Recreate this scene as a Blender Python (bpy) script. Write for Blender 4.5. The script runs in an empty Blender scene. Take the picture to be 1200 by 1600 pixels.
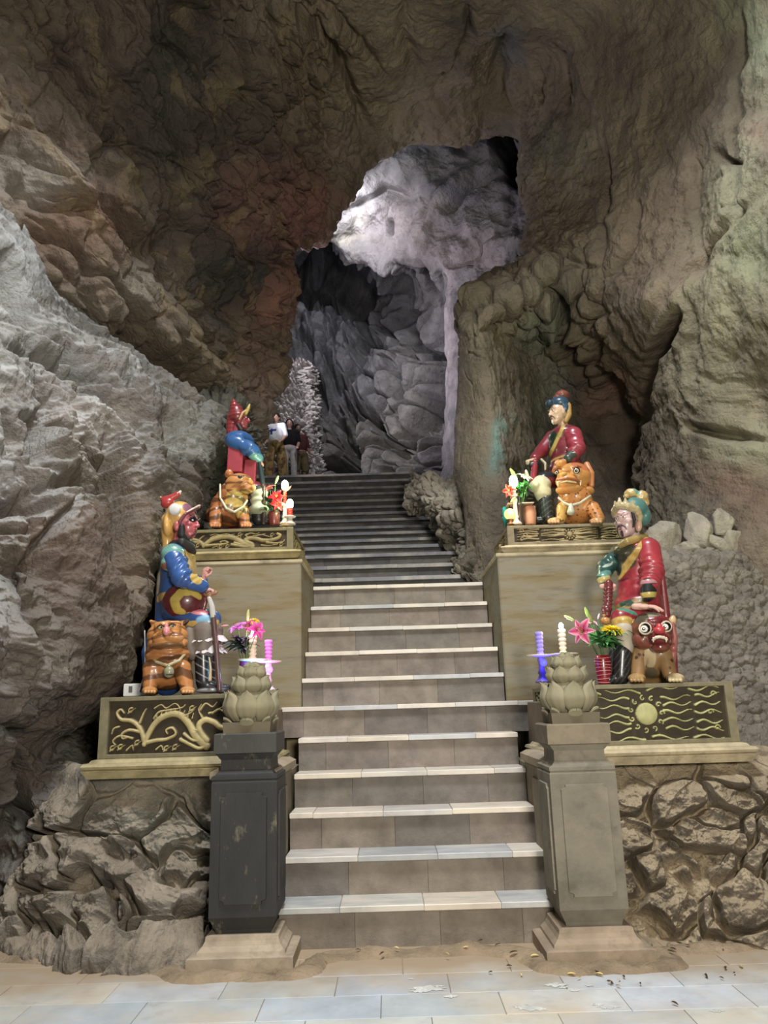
import bpy, math, random
import numpy as np
from mathutils import Vector, Matrix

# ------------------------------------------------------------------ camera, world, lights, exposure
scn = bpy.context.scene
COL = scn.collection
CAM_H, CAM_TILT, CAM_ROLL, CAM_F = 1.5, math.radians(14), math.radians(1.7), 1200.0
cam_d = bpy.data.cameras.new('camera'); cam = bpy.data.objects.new('camera', cam_d); COL.objects.link(cam)
cam_d.sensor_fit = 'VERTICAL'; cam_d.sensor_height = 24.0; cam_d.lens = 24.0 * CAM_F / 1600.0
cam_d.clip_start = 0.05; cam_d.clip_end = 200
cam.matrix_world = (Matrix.Translation((0, 0, CAM_H)) @ Matrix.Rotation(math.pi/2 + CAM_TILT, 4, 'X') @ Matrix.Rotation(-CAM_ROLL, 4, 'Z'))
scn.camera = cam
scn.view_settings.view_transform = 'Standard'; scn.view_settings.look = 'None'
scn.view_settings.gamma = 1; scn.view_settings.use_curve_mapping = False
scn.view_settings.exposure = 0.0

world = bpy.data.worlds.new('cave_air'); scn.world = world; world.use_nodes = True
bg = world.node_tree.nodes['Background']
bg.inputs[0].default_value = (0.80, 0.90, 1.0, 1); bg.inputs[1].default_value = 0.075

def area(name, loc, target, size, power, color, shape='DISK', sy=None, spread=None):
    l = bpy.data.lights.new(name, 'AREA'); l.shape = shape; l.size = size
    if sy: l.size_y = sy
    l.energy = power; l.color = color
    if spread: l.spread = math.radians(spread)
    o = bpy.data.objects.new(name, l); COL.objects.link(o); o.location = loc
    o.rotation_euler = (Vector(target) - Vector(loc)).to_track_quat('-Z', 'Y').to_euler()
    return o
def spot(name, loc, target, power, color, ang=60, blend=.6, rad=.1):
    l = bpy.data.lights.new(name, 'SPOT'); l.energy = power; l.color = color
    l.spot_size = math.radians(ang); l.spot_blend = blend; l.shadow_soft_size = rad
    o = bpy.data.objects.new(name, l); COL.objects.link(o); o.location = loc
    o.rotation_euler = (Vector(target) - Vector(loc)).to_track_quat('-Z', 'Y').to_euler()
    return o
def point(name, loc, power, color, rad=.03):
    l = bpy.data.lights.new(name, 'POINT'); l.energy = power; l.color = color; l.shadow_soft_size = rad
    o = bpy.data.objects.new(name, l); COL.objects.link(o); o.location = loc
    return o
LIGHTS = True
# daylight falling through the openings in the roof of the first chamber (over and behind the viewer)
area('daylight_shaft', (0.0, 2.6, 11.0), (0.0, 5.4, 0.0), 2.4, 980, (0.95, 0.97, 1.0))
area('daylight_left', (0.4, 2.6, 10.5), (-3.7, 6.3, 2.6), 1.0, 270, (0.92, 0.96, 1.0))
# greenish floodlight by the right wall, and an added warm fill for the upper rock
spot('green_floodlight', (4.1, 1.6, 1.6), (4.4, 6.2, 4.8), 480, (0.84, 1.0, 0.55), 80, 1, .25)
area('warm_fill_light', (1.0, -1.0, 2.2), (1.0, 8.0, 7.4), 1.0, 480, (1.0, 0.93, 0.82))
# daylight of the passage, then two added lamps that brighten its rock
area('passage_daylight', (-2.7, 16.0, 7.9), (2.2, 14.2, 9.6), .9, 95, (0.96, 0.91, 1.0))
area('passage_side_light', (-1.7, 14.2, 9.8), (2.2, 14.6, 9.8), .6, 60, (0.98, 0.90, 0.96))
area('passage_fill_light', (-1.0, 13.3, 12.0), (0.6, 18.5, 8.8), .8, 440, (0.98, 0.96, 1.0))

# ------------------------------------------------------------------ picture <-> place
def ray(px, py):
    px = np.asarray(px, float); py = np.asarray(py, float)
    dx, dy = px - 600, py - 800
    c, s = math.cos(CAM_ROLL), math.sin(CAM_ROLL)
    x = c*dx - s*dy; y = s*dx + c*dy
    u, v = x/CAM_F, -y/CAM_F
    Y = math.cos(CAM_TILT) - v*math.sin(CAM_TILT); Z = math.sin(CAM_TILT) + v*math.cos(CAM_TILT)
    return u/Y, Z/Y
def at(px, py, Y):
    a, b = ray(px, py)
    return Vector((float(a*Y), float(Y), float(CAM_H + b*Y)))
def ground(px, py, Z=0.0):
    a, b = ray(px, py); Y = (Z-CAM_H)/b
    return Vector((float(a*Y), float(Y), Z))

# ------------------------------------------------------------------ numpy noise
def _hash(ix, iy, iz, seed):
    h = (ix.astype(np.uint32)*np.uint32(374761393)) ^ (iy.astype(np.uint32)*np.uint32(668265263)) ^ (iz.astype(np.uint32)*np.uint32(2147483647-1183)) ^ np.uint32((seed*2654435761) & 0xffffffff)
    h = (h ^ (h >> np.uint32(13)))*np.uint32(1274126177); h = (h ^ (h >> np.uint32(16)))*np.uint32(2246822519)
    return h ^ (h >> np.uint32(15))
def gnoise(P, seed=0):
    F = np.floor(P); I = F.astype(np.int64); f = (P-F).astype(np.float32)
    w = f*f*f*(f*(f*6-15)+10); out = 0
    for dx in (0, 1):
        for dy in (0, 1):
            for dz in (0, 1):
                h = _hash(I[:, 0]+dx, I[:, 1]+dy, I[:, 2]+dz, seed)
                gx = (h & np.uint32(1023)).astype(np.float32)/511.5-1
                gy = ((h >> np.uint32(10)) & np.uint32(1023)).astype(np.float32)/511.5-1
                gz = ((h >> np.uint32(20)) & np.uint32(1023)).astype(np.float32)/511.5-1
                d = gx*(f[:, 0]-dx)+gy*(f[:, 1]-dy)+gz*(f[:, 2]-dz)
                wt = (w[:, 0] if dx else 1-w[:, 0])*(w[:, 1] if dy else 1-w[:, 1])*(w[:, 2] if dz else 1-w[:, 2])
                out = out + d*wt
    return out*1.3
def fbm(P, oct=4, seed=0, gain=.5, lac=2.03):
    a, s, out = 1.0, 1.0, 0
    for o in range(oct):
        out = out + a*gnoise(P*s+17.3*o, seed+o); a *= gain; s *= lac
    return out
def ridged(P, oct=4, seed=0, gain=.5, lac=2.1):
    a, s, out = 1.0, 1.0, 0
    for o in range(oct):
        out = out + a*(1-2*np.abs(gnoise(P*s+9.1*o, seed+o))); a *= gain; s *= lac
    return out
def worley(P, seed=0, jit=.95):
    F = np.floor(P); I = F.astype(np.int64); f = (P-F).astype(np.float32)
    f1 = np.full(len(P), 9., np.float32); f2 = f1.copy(); idc = np.zeros(len(P), np.float32)
    for dx in (-1, 0, 1):
        for dy in (-1, 0, 1):
            for dz in (-1, 0, 1):
                h = _hash(I[:, 0]+dx, I[:, 1]+dy, I[:, 2]+dz, seed)
                ox = dx+.5+jit*((h & np.uint32(1023)).astype(np.float32)/1023-.5)
                oy = dy+.5+jit*(((h >> np.uint32(10)) & np.uint32(1023)).astype(np.float32)/1023-.5)
                oz = dz+.5+jit*(((h >> np.uint32(20)) & np.uint32(1023)).astype(np.float32)/1023-.5)
                d = np.sqrt((f[:, 0]-ox)**2+(f[:, 1]-oy)**2+(f[:, 2]-oz)**2)
                m = d < f1
                f2 = np.where(m, f1, np.minimum(f2, d)); f1 = np.where(m, d, f1)
                idc = np.where(m, ((h >> np.uint32(7)) & np.uint32(255)).astype(np.float32)/255, idc)
    return f1, f2, idc
def sm(x, a, b):
    t = np.clip((x-a)/(b-a), 0, 1); return t*t*(3-2*t)
def lin(c):
    c = np.asarray(c, float)/255.0
    return np.where(c <= .04045, c/12.92, ((c+.055)/1.055)**2.4)

# ------------------------------------------------------------------ mesh helpers
def mk(name, V, Fq, mat=None, parent=None, col=None, smooth=True, Ft=None):
    me = bpy.data.meshes.new(name)
    V = np.asarray(V, np.float32).reshape(-1, 3)
    if isinstance(Fq, np.ndarray):
        n = len(Fq); k = Fq.shape[1]
        me.vertices.add(len(V)); me.vertices.foreach_set('co', V.ravel())
        me.loops.add(n*k); me.loops.foreach_set('vertex_index', Fq.astype(np.int32).ravel())
        me.polygons.add(n); me.polygons.foreach_set('loop_start', np.arange(0, n*k, k, dtype=np.int32))
        me.polygons.foreach_set('loop_total', np.full(n, k, np.int32))
        me.update(calc_edges=True); me.validate()
    else:
        me.from_pydata([tuple(map(float, v)) for v in V], [], [tuple(f) for f in Fq]); me.update()
    if smooth: me.polygons.foreach_set('use_smooth', np.ones(len(me.polygons), bool))
    if col is not None:
        ca = me.color_attributes.new('tint', 'FLOAT_COLOR', 'POINT')
        c4 = np.ones((len(V), 4), np.float32); c4[:, :3] = col; ca.data.foreach_set('color', c4.ravel())
    if mat: me.materials.append(mat)
    o = bpy.data.objects.new(name, me); COL.objects.link(o)
    if parent is not None: o.parent = parent
    return o
def root(name, loc=(0, 0, 0), rz=0):
    o = bpy.data.objects.new(name, None); COL.objects.link(o); o.location = loc; o.rotation_euler = (0, 0, rz)
    o.empty_display_size = .1
    return o
def tag(o, label=None, cat=None, group=None, kind=None):
    if label: o['label'] = label
    if cat: o['category'] = cat
    if group: o['group'] = group
    if kind: o['kind'] = kind
    return o
class MB:
    """collects vertices and faces, with a colour per vertex"""
    def __init__(s): s.v = []; s.f = []; s.c = []
    def add(s, V, Fs, c=(1, 1, 1)):
        b = len(s.v); s.v += [tuple(map(float, v)) for v in V]; s.f += [tuple(int(i)+b for i in f) for f in Fs]; s.c += [tuple(c)]*len(V)
    def box(s, x0, x1, y0, y1, z0, z1, c=(1, 1, 1), bev=0.0):
        b = bev
        if b <= 0:
            V = [(x, y, z) for z in (z0, z1) for y in (y0, y1) for x in (x0, x1)]
            s.add(V, [(0, 2, 3, 1), (4, 5, 7, 6), (0, 1, 5, 4), (2, 6, 7, 3), (0, 4, 6, 2), (1, 3, 7, 5)], c); return
        s.prism_rings([((x0+x1)/2, (y0+y1)/2, (x1-x0)/2-b, (y1-y0)/2-b, z0), ((x0+x1)/2, (y0+y1)/2, (x1-x0)/2, (y1-y0)/2, z0+b),
                       ((x0+x1)/2, (y0+y1)/2, (x1-x0)/2, (y1-y0)/2, z1-b), ((x0+x1)/2, (y0+y1)/2, (x1-x0)/2-b, (y1-y0)/2-b, z1)], c)
    def prism_rings(s, R, c=(1, 1, 1), ch=0.0):
        """stack of rectangles (cx,cy,hx,hy,z); ch chamfers the upright corners"""
        V = []; n = 8 if ch > 0 else 4
        for cx, cy, hx, hy, z in R:
            if ch > 0:
                k = ch
                V += [(cx-hx+k, cy-hy, z), (cx+hx-k, cy-hy, z), (cx+hx, cy-hy+k, z), (cx+hx, cy+hy-k, z), (cx+hx-k, cy+hy, z), (cx-hx+k, cy+hy, z), (cx-hx, cy+hy-k, z), (cx-hx, cy-hy+k, z)]
            else: V += [(cx-hx, cy-hy, z), (cx+hx, cy-hy, z), (cx+hx, cy+hy, z), (cx-hx, cy+hy, z)]
        Fs = [tuple(range(n-1, -1, -1)), tuple(range((len(R)-1)*n, len(R)*n))]
        for i in range(len(R)-1):
            for j in range(n):
                Fs.append((i*n+j, i*n+(j+1) % n, (i+1)*n+(j+1) % n, (i+1)*n+j))
        s.add(V, Fs, c)
    def tube(s, P, R, n=8, c=(1, 1, 1), cap=True):
        P = [Vector(p) for p in P]
        if not hasattr(R, '__len__'): R = [R]*len(P)
        V = []; up = Vector((0, 0, 1)); prev = None
        for i, p in enumerate(P):
            t = (P[min(i+1, len(P)-1)]-P[max(i-1, 0)]).normalized()
            if prev is None: a = t.orthogonal().normalized()
            else: a = (prev - t*prev.dot(t)).normalized()
            prev = a; b = t.cross(a)
            for k in range(n):
                th = 2*math.pi*k/n; V.append(p+(a*math.cos(th)+b*math.sin(th))*R[i])
        Fs = []
        for i in range(len(P)-1):
            for k in range(n): Fs.append((i*n+k, i*n+(k+1) % n, (i+1)*n+(k+1) % n, (i+1)*n+k))
        if cap: Fs += [tuple(range(n-1, -1, -1)), tuple(range((len(P)-1)*n, len(P)*n))]
        s.add(V, Fs, c)
    def lathe(s, prof, n=32, o=(0, 0, 0), c=(1, 1, 1)):
        V = []; Fs = []
        for r, z in prof:
            for k in range(n):
                th = 2*math.pi*k/n; V.append((o[0]+r*math.cos(th), o[1]+r*math.sin(th), o[2]+z))
        for i in range(len(prof)-1):
            for k in range(n): Fs.append((i*n+k, i*n+(k+1) % n, (i+1)*n+(k+1) % n, (i+1)*n+k))
        Fs += [tuple(range(n-1, -1, -1)), tuple(range((len(prof)-1)*n, len(prof)*n))]
        s.add(V, Fs, c)
    def build(s, name, mat, parent=None, smooth=False, off=(0, 0, 0)):
        V = np.array(s.v)-np.array(off)
        return mk(name, V, s.f, mat, parent, np.array(s.c), smooth)

# ------------------------------------------------------------------ materials
def new_mat(name):
    m = bpy.data.materials.new(name); m.use_nodes = True
    nt = m.node_tree; b = nt.nodes['Principled BSDF']
    return m, nt, b
def N(nt, t, **kw):
    n = nt.nodes.new(t)
    for k, v in kw.items():
        if k.startswith('_'): setattr(n, k[1:], v)
        else: n.inputs[k.replace('~', ' ')].default_value = v
    return n
def surf(name, color=None, rough=.8, var=.35, vscale=2.0, bump=.4, bscale=14.0, bdist=.02, fine=70.0, spec=.3, tint=True, coat=0, stain=None, cracks=0, em=None, ems=0, metal=0, aniso=(1, 1, 1), sss=0, space='Object'):
    """painted / stone surface: tint attribute or colour, broken up by noise, with bump"""
    m, nt, b = new_mat(name); L = nt.links
    tc = N(nt, 'ShaderNodeTexCoord'); mp = N(nt, 'ShaderNodeMapping'); mp.inputs['Scale'].default_value = aniso
    L.new(tc.outputs[space], mp.inputs[0])
    base = None
    if tint:
        a = N(nt, 'ShaderNodeAttribute', _attribute_name='tint'); base = a.outputs['Color']
        if color is not None:
            mx = N(nt, 'ShaderNodeMix', _data_type='RGBA', _blend_type='MULTIPLY'); mx.inputs[0].default_value = 1
            L.new(base, mx.inputs[6]); mx.inputs[7].default_value = (*lin(color), 1); base = mx.outputs[2]
    else:
        c = N(nt, 'ShaderNodeRGB'); c.outputs[0].default_value = (*lin(color), 1); base = c.outputs[0]
    n1 = N(nt, 'ShaderNodeTexNoise', Scale=vscale, Detail=8.0, Roughness=.62); L.new(mp.outputs[0], n1.inputs['Vector'])
    mr = N(nt, 'ShaderNodeMapRange'); mr.inputs[1].default_value = .32; mr.inputs[2].default_value = .68
    mr.inputs[3].default_value = 1-var; mr.inputs[4].default_value = 1+var*.8; L.new(n1.outputs[0], mr.inputs[0])
    mu = N(nt, 'ShaderNodeVectorMath', _operation='SCALE'); L.new(base, mu.inputs[0]); L.new(mr.outputs[0], mu.inputs['Scale'])
    out = mu.outputs[0]
    if stain:
        for (sc, col, lo, hi, amt) in stain:
            n2 = N(nt, 'ShaderNodeTexNoise', Scale=sc, Detail=9.0, Roughness=.65); L.new(mp.outputs[0], n2.inputs['Vector'])
            r2 = N(nt, 'ShaderNodeMapRange'); r2.inputs[1].default_value = lo; r2.inputs[2].default_value = hi; r2.inputs[4].default_value = amt
            L.new(n2.outputs[0], r2.inputs[0])
            mx = N(nt, 'ShaderNodeMix', _data_type='RGBA'); L.new(r2.outputs[0], mx.inputs[0]); L.new(out, mx.inputs[6]); mx.inputs[7].default_value = (*lin(col), 1)
            out = mx.outputs[2]
    L.new(out, b.inputs['Base Color'])
    b.inputs['Roughness'].default_value = rough; b.inputs['Specular IOR Level'].default_value = spec; b.inputs['Metallic'].default_value = metal
    if coat: b.inputs['Coat Weight'].default_value = coat; b.inputs['Coat Roughness'].default_value = .12
    if sss: b.inputs['Subsurface Weight'].default_value = sss; b.inputs['Subsurface Radius'].default_value = (.02, .01, .006)
    if em: b.inputs['Emission Color'].default_value = (*lin(em), 1); b.inputs['Emission Strength'].default_value = ems
    if bump:
        nb = N(nt, 'ShaderNodeTexNoise', Scale=bscale, Detail=10.0, Roughness=.65); L.new(mp.outputs[0], nb.inputs['Vector'])
        h = nb.outputs[0]
        if fine:
            nf = N(nt, 'ShaderNodeTexNoise', Scale=fine, Detail=4.0, Roughness=.6); L.new(mp.outputs[0], nf.inputs['Vector'])
            ma = N(nt, 'ShaderNodeMath', _operation='MULTIPLY_ADD'); L.new(nf.outputs[0], ma.inputs[0]); ma.inputs[1].default_value = .3; L.new(h, ma.inputs[2]); h = ma.outputs[0]
        if cracks:
            wv = N(nt, 'ShaderNodeMix', _data_type='RGBA'); wv.inputs[0].default_value = .12; L.new(mp.outputs[0], wv.inputs[6]); L.new(nb.outputs['Color'], wv.inputs[7])
            vo = N(nt, 'ShaderNodeTexVoronoi', _feature='DISTANCE_TO_EDGE', Scale=cracks); L.new(wv.outputs[2], vo.inputs['Vector'])
            r3 = N(nt, 'ShaderNodeMapRange'); r3.inputs[2].default_value = .06; L.new(vo.outputs['Distance'], r3.inputs[0])
            ma = N(nt, 'ShaderNodeMath', _operation='MULTIPLY_ADD'); L.new(r3.outputs[0], ma.inputs[0]); ma.inputs[1].default_value = .5; L.new(h, ma.inputs[2]); h = ma.outputs[0]
        bp = N(nt, 'ShaderNodeBump', Strength=bump, Distance=bdist); L.new(h, bp.inputs['Height']); L.new(bp.outputs[0], b.inputs['Normal'])
    return m
M = {}
M['rock'] = surf('cave_limestone', rough=.75, var=.30, vscale=1.3, bump=.95, bscale=5.0, bdist=.09, fine=24, spec=.28, stain=[(5.0, (66, 56, 46), .56, .74, .55), (2.3, (150, 140, 122), .60, .78, .35), (19, (58, 50, 42), .60, .72, .35)])
M['rock_rough'] = surf('broken_limestone', rough=.85, var=.35, vscale=2.2, bump=1.0, bscale=7.0, bdist=.07, fine=36, spec=.2, stain=[(6.0, (52, 48, 44), .56, .74, .5)])
M['dusty'] = surf('dusty_stone', rough=.9, var=.3, vscale=4, bump=.9, bscale=12, bdist=.04, fine=60, spec=.15, stain=[(9.0, (78, 68, 56), .57, .74, .5)])
M['marble'] = surf('grey_marble', rough=.42, var=.22, vscale=3.2, bump=.12, bscale=30, bdist=.004, fine=90, spec=.4,
    stain=[(1.6, (196, 184, 160), .48, .68, .55), (5.0, (120, 126, 132), .55, .75, .45)], aniso=(1, 2.4, 1))
M['riser'] = surf('rough_riser_stone', rough=.85, var=.28, vscale=5, bump=.5, bscale=25, bdist=.012, fine=110, spec=.15,
    stain=[(3.5, (92, 92, 92), .58, .74, .45)])
M['cement'] = surf('aged_cement', rough=.82, var=.3, vscale=3.0, bump=.35, bscale=18, bdist=.01, fine=90, spec=.2, stain=[(4.5, (60, 54, 44), .55, .72, .5)])
# ------------------------------------------------------------------ the cave
def catmull(A, t):
    """A: (n, ...) samples, t: (m,) in 0..n-1"""
    n = len(A); i = np.clip(np.floor(t).astype(int), 0, n-2); f = (t-i)
    f = f.reshape((-1,)+(1,)*(A.ndim-1))
    p0 = A[np.clip(i-1, 0, n-1)]; p1 = A[i]; p2 = A[i+1]; p3 = A[np.clip(i+2, 0, n-1)]
    return .5*((2*p1)+(-p0+p2)*f+(2*p0-5*p1+4*p2-p3)*f*f+(-p0+3*p1-3*p2+p3)*f**3)
def sheet(grid, nu, nv, tv=None, tu=None):
    """grid rows x cols of (px,py,Y): a surface of the cave wall given by measured points and their distance"""
    G = np.array(grid, float)
    tu = np.linspace(0, G.shape[0]-1, nu) if tu is None else tu
    tv = np.linspace(0, G.shape[1]-1, nv) if tv is None else tv
    A = catmull(G, tu); A = catmull(A.transpose(1, 0, 2), tv).transpose(1, 0, 2)
    a, b = ray(A[..., 0], A[..., 1]); Y = A[..., 2]
    P = np.stack([a*Y, Y, CAM_H+b*Y], -1)
    return P, A[..., :2]
def normals(P):
    du = np.gradient(P, axis=0); dv = np.gradient(P, axis=1); n = np.cross(du, dv)
    n /= np.linalg.norm(n, axis=-1, keepdims=True)+1e-9
    v = np.array([0, 0, CAM_H])-P
    if np.mean(np.sum(n*v, -1) > 0) < .5: n = -n
    return n
def grid_faces(nu, nv, flip=False):
    i = np.arange(nu*nv).reshape(nu, nv)
    q = np.stack([i[:-1, :-1], i[1:, :-1], i[1:, 1:], i[:-1, 1:]], -1).reshape(-1, 4)
    return q[:, ::-1] if flip else q
def dseg(X, pts):
    """distance of picture points to a polyline, and the position along it 0..1"""
    D = np.full(len(X), 1e9); T = np.zeros(len(X)); n = len(pts)-1
    for k in range(n):
        a = np.array(pts[k], float); b = np.array(pts[k+1], float); ab = b-a
        t = np.clip(((X-a)@ab)/(ab@ab), 0, 1); d = np.linalg.norm(X-(a+t[:, None]*ab), axis=1)
        m = d < D; D = np.where(m, d, D); T = np.where(m, (k+t)/n, T)
    return D, T
def carve(X, strokes, P, amp=1.0):
    """clefts (positive depth) and ribs (negative) that follow measured lines"""
    out = np.zeros(len(X)); wob = fbm(P*2.2, 3, 77)
    for pts, w, d in strokes:
        D, T = dseg(X, pts); Wd = w*(1+.5*wob); tp = np.sqrt(np.clip(np.sin(np.pi*np.clip(T*.94+.03, 0, 1)), 0, 1))
        out -= d*np.exp(-(D/np.maximum(Wd, 1))**2)*tp
    return out*amp
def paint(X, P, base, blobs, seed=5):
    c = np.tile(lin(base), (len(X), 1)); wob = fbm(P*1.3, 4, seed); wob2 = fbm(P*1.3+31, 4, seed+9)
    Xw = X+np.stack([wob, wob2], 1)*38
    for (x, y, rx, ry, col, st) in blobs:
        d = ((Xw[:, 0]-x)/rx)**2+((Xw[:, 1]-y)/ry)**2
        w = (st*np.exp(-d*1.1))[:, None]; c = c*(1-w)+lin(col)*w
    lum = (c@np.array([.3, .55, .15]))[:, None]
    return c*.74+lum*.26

def Z3(o): return [tuple(p) for p in o]
r0 = [(385,710,11.4),(428,620,12),(440,555,12.4),(440,470,12.5),(446,394,12.5),(500,368,12.5),(540,310,12.4),(572,262,12.3),(640,222,12.2),(720,212,12),(762,205,11.8),(818,215,11.4),(820,280,11),(834,340,10.6),(818,412,10.2),(752,444,9.9),(722,488,9.7),(718,560,9.7),(717,650,9.7),(717,740,9.6),(730,800,9.5),(734,870,9.4),(750,960,9)]
r1 = [(360,730,10.8),(395,610,11),(430,545,11.5),(432,460,11.5),(432,390,11.5),(462,345,11.5),(485,260,11.2),(525,185,10.9),(610,150,10.8),(705,140,10.7),(768,110,10.6),(838,130,10.4),(870,250,10.0),(890,335,9.7),(885,390,9.5),(840,440,9.4),(765,500,9.3),(772,570,9.3),(785,650,9.25),(795,740,9.2),(800,800,9.1),(802,880,9),(820,960,8.9)]
r2 = [(330,735,10.5),(335,590,10),(345,505,9.7),(335,420,9.5),(345,330,9.4),(365,260,9.2),(400,160,9.0),(470,85,8.9),(580,65,8.9),(700,55,9.0),(785,45,8.9),(900,60,8.6),(985,200,8.4),(1000,310,8.4),(985,400,8.6),(930,470,9.4),(850,545,11.0),(845,600,11.4),(850,660,11.6),(860,740,11.6),(865,800,11.6),(870,880,11.3),(890,960,11)]
r3 = [(285,720,10),(240,575,9),(228,490,8.6),(215,400,8.4),(228,290,8.2),(250,180,8),(300,60,7.8),(400,-20,7.6),(550,-30,7.8),(700,-40,7.8),(830,-40,7.8),(980,-40,7.4),(1110,100,7.2),(1120,280,7.2),(1110,400,7.4),(1055,490,7.9),(985,580,9.8),(975,630,10.9),(968,690,11.4),(975,750,11.2),(985,810,10.8),(1000,880,10),(1010,960,9)]
r4 = [(190,660,9.5),(120,490,8),(95,385,7.6),(60,300,7.3),(40,200,7),(40,80,6.8),(120,-60,6.6),(300,-140,6.4),(500,-160,6.5),(700,-160,6.6),(880,-160,6.5),(1080,-160,6.2),(1240,0,6.0),(1255,220,6),(1255,400,6.1),(1240,510,6.4),(1140,600,7.6),(1110,660,8.0),(1100,720,8.1),(1100,780,8.0),(1100,840,7.9),(1110,920,7.9),(1120,1000,7.9)]
r5 = [(-60,620,8.5),(-150,430,6.5),(-180,300,6),(-200,150,5.7),(-220,0,5.4),(-200,-150,5),(-50,-300,4.8),(200,-420,4.6),(480,-450,4.6),(700,-450,4.6),(950,-450,4.6),(1250,-420,4.5),(1600,-150,4.2),(1700,170,4.0),(1700,400,4.1),(1680,540,4.3),(1650,640,4.6),(1640,710,4.8),(1630,780,5),(1620,840,5.1),(1610,900,5.2),(1610,980,5.3),(1600,1060,5.4)]
rb = [(a[0]+.45*(b[0]-a[0]), a[1]+.45*(b[1]-a[1]), a[2]+1.3) for a, b in zip(r0, r1)]
rings = [rb, r0, r1, r2, r3, r4, r5]
grid = [[rings[j][i] for j in range(7)] for i in range(23)]
tv = np.concatenate([np.linspace(0, 1, 50)[:-1], np.linspace(1, 5, 640)[:-1], np.linspace(5, 6, 60)])
P, X = sheet(grid, 1250, 0, tv=tv)
nu, nv = P.shape[:2]; Nn = normals(P)
Pf = P.reshape(-1, 3); Xf = X.reshape(-1, 2); U = np.repeat(np.linspace(0, 22, nu), nv)
left = 1-sm(Xf[:, 0], 430, 620); right = sm(Xf[:, 0], 760, 900)
# bedding of the left overhang runs down to the right; the right wall has upright flutes
ca, sa = math.cos(.95), math.sin(.95)
QL = np.stack([(Pf[:, 0]*ca-Pf[:, 2]*sa)*.55, Pf[:, 1]*.8, (Pf[:, 0]*sa+Pf[:, 2]*ca)*1.5], 1)
ca, sa = math.cos(-.25), math.sin(-.25)
QR = np.stack([(Pf[:, 0]*ca-Pf[:, 2]*sa)*1.25, Pf[:, 1]*.8, (Pf[:, 0]*sa+Pf[:, 2]*ca)*.42], 1)
warp = np.stack([fbm(Pf*.9, 3, 41), fbm(Pf*.9, 3, 42), fbm(Pf*.9, 3, 43)], 1)
f1, f2, _ = worley(QL*1.15+warp*.45, 3)
g1, g2, _ = worley(QL*3.2+warp*.8, 4)
dL = .26*fbm(QL*.8, 3, 1)+.13*ridged(QL*1.6, 4, 2)-.17*np.exp(-((f2-f1)/.10)**2)-.16*(f1-.5)-.06*np.exp(-((g2-g1)/.13)**2)-.07*g1+.035*fbm(Pf*7, 4, 6)
h1, h2, _ = worley(QR*.8+warp*.5, 7)
dR = .17*fbm(QR*.6, 3, 11)+.06*fbm(QR*1.6, 3, 13)+.035*ridged(QR*1.1, 4, 12)-.05*sm(fbm(QR*.8+warp*.3, 2, 17), .12, .3)*np.exp(-((h2-h1)/.03)**2)+.03*ridged(QR*np.array([2.6, 2, 2.2]), 4, 18)+.045*fbm(Pf*2.6+warp, 4, 15)+.018*fbm(Pf*8, 4, 16)
disp = dL*left*.9 + dR*(1-left)
# lumpy rim round the mouth of the niche and above the slab
lump = np.exp(-(((Xf[:, 0]-800)/110)**2+((Xf[:, 1]-470)/60)**2))+.8*np.exp(-(((Xf[:, 0]-900)/50)**2+((Xf[:, 1]-500)/90)**2))
k1, k2, _ = worley(Pf*2.6+warp*.4, 21)
disp += lump*(.22-.34*k1-.12*np.exp(-((k2-k1)/.1)**2))
strokes = [
 ([(1158,20),(1152,120),(1147,240),(1158,340)], 6, .30), ([(1120,240),(1150,260),(1152,300)], 9, .22),
 ([(1200,300),(1140,360),(1080,430),(1030,500)], 8, .13), ([(1068,490),(1045,535),(1020,580),(1012,650)], 11, .55),
 ([(950,230),(955,320),(948,400)], 7, .16), ([(1002,320),(998,380),(970,440)], 6, .16), ([(1080,250),(1085,330),(1098,420)], 5, .16),
 ([(812,400),(870,408),(940,420)], 3, .12), ([(700,235),(660,270),(645,300)], 5, .12), ([(698,118),(735,60),(730,0)], 8, .2),
 ([(860,450),(880,480),(890,560),(915,600)], 12, .40), ([(940,520),(925,570),(950,600)], 9, .3), ([(1200,690),(1130,680),(1090,670)], 9, .2),
 ([(950,600),(962,700),(955,820)], 26, .8), ([(1080,460),(1100,520),(1110,590)], 8, .12),
 ([(792,60),(778,110),(780,150)], 15, .30), ([(840,100),(852,160)], 5, .12), ([(885,80),(892,160)], 4, .12),
 ([(455,0),(520,70),(550,140),(575,200)], 7, .30), ([(500,0),(560,60),(600,110)], 6, .18), ([(640,0),(630,60),(650,110)], 12, .2),
 ([(0,190),(60,240),(110,330),(150,400),(170,470)], 26, -.25), ([(30,165),(90,225),(140,300),(190,380)], 14, .22), ([(190,370),(250,400),(270,450),(300,480)], 20, .25),
 ([(250,330),(300,420),(360,470),(400,500)], 30, .38), ([(255,0),(290,40),(275,70)], 32, .4), ([(170,200),(190,205)], 16, .3),
 ([(430,430),(440,470),(435,530)], 22, -.12), ([(400,430),(415,500),(420,560)], 12, .35), ([(330,320),(380,380),(410,410)], 20, .3), ([(225,480),(300,560),(370,600)], 30, -.25),
 ([(200,520),(270,590),(330,640)], 16, .5), ([(470,180),(500,250),(490,330)], 12, -.25), ([(330,260),(345,330),(390,350)], 10, .2), ([(290,470),(340,560)], 10, .3),
]
slab = np.exp(-(((Xf[:, 0]-745)/42)**4+((Xf[:, 1]-680)/170)**4)); disp = disp*(1-.65*slab)
disp += carve(Xf, strokes, Pf)
V = Pf+Nn.reshape(-1, 3)*disp[:, None]
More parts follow.
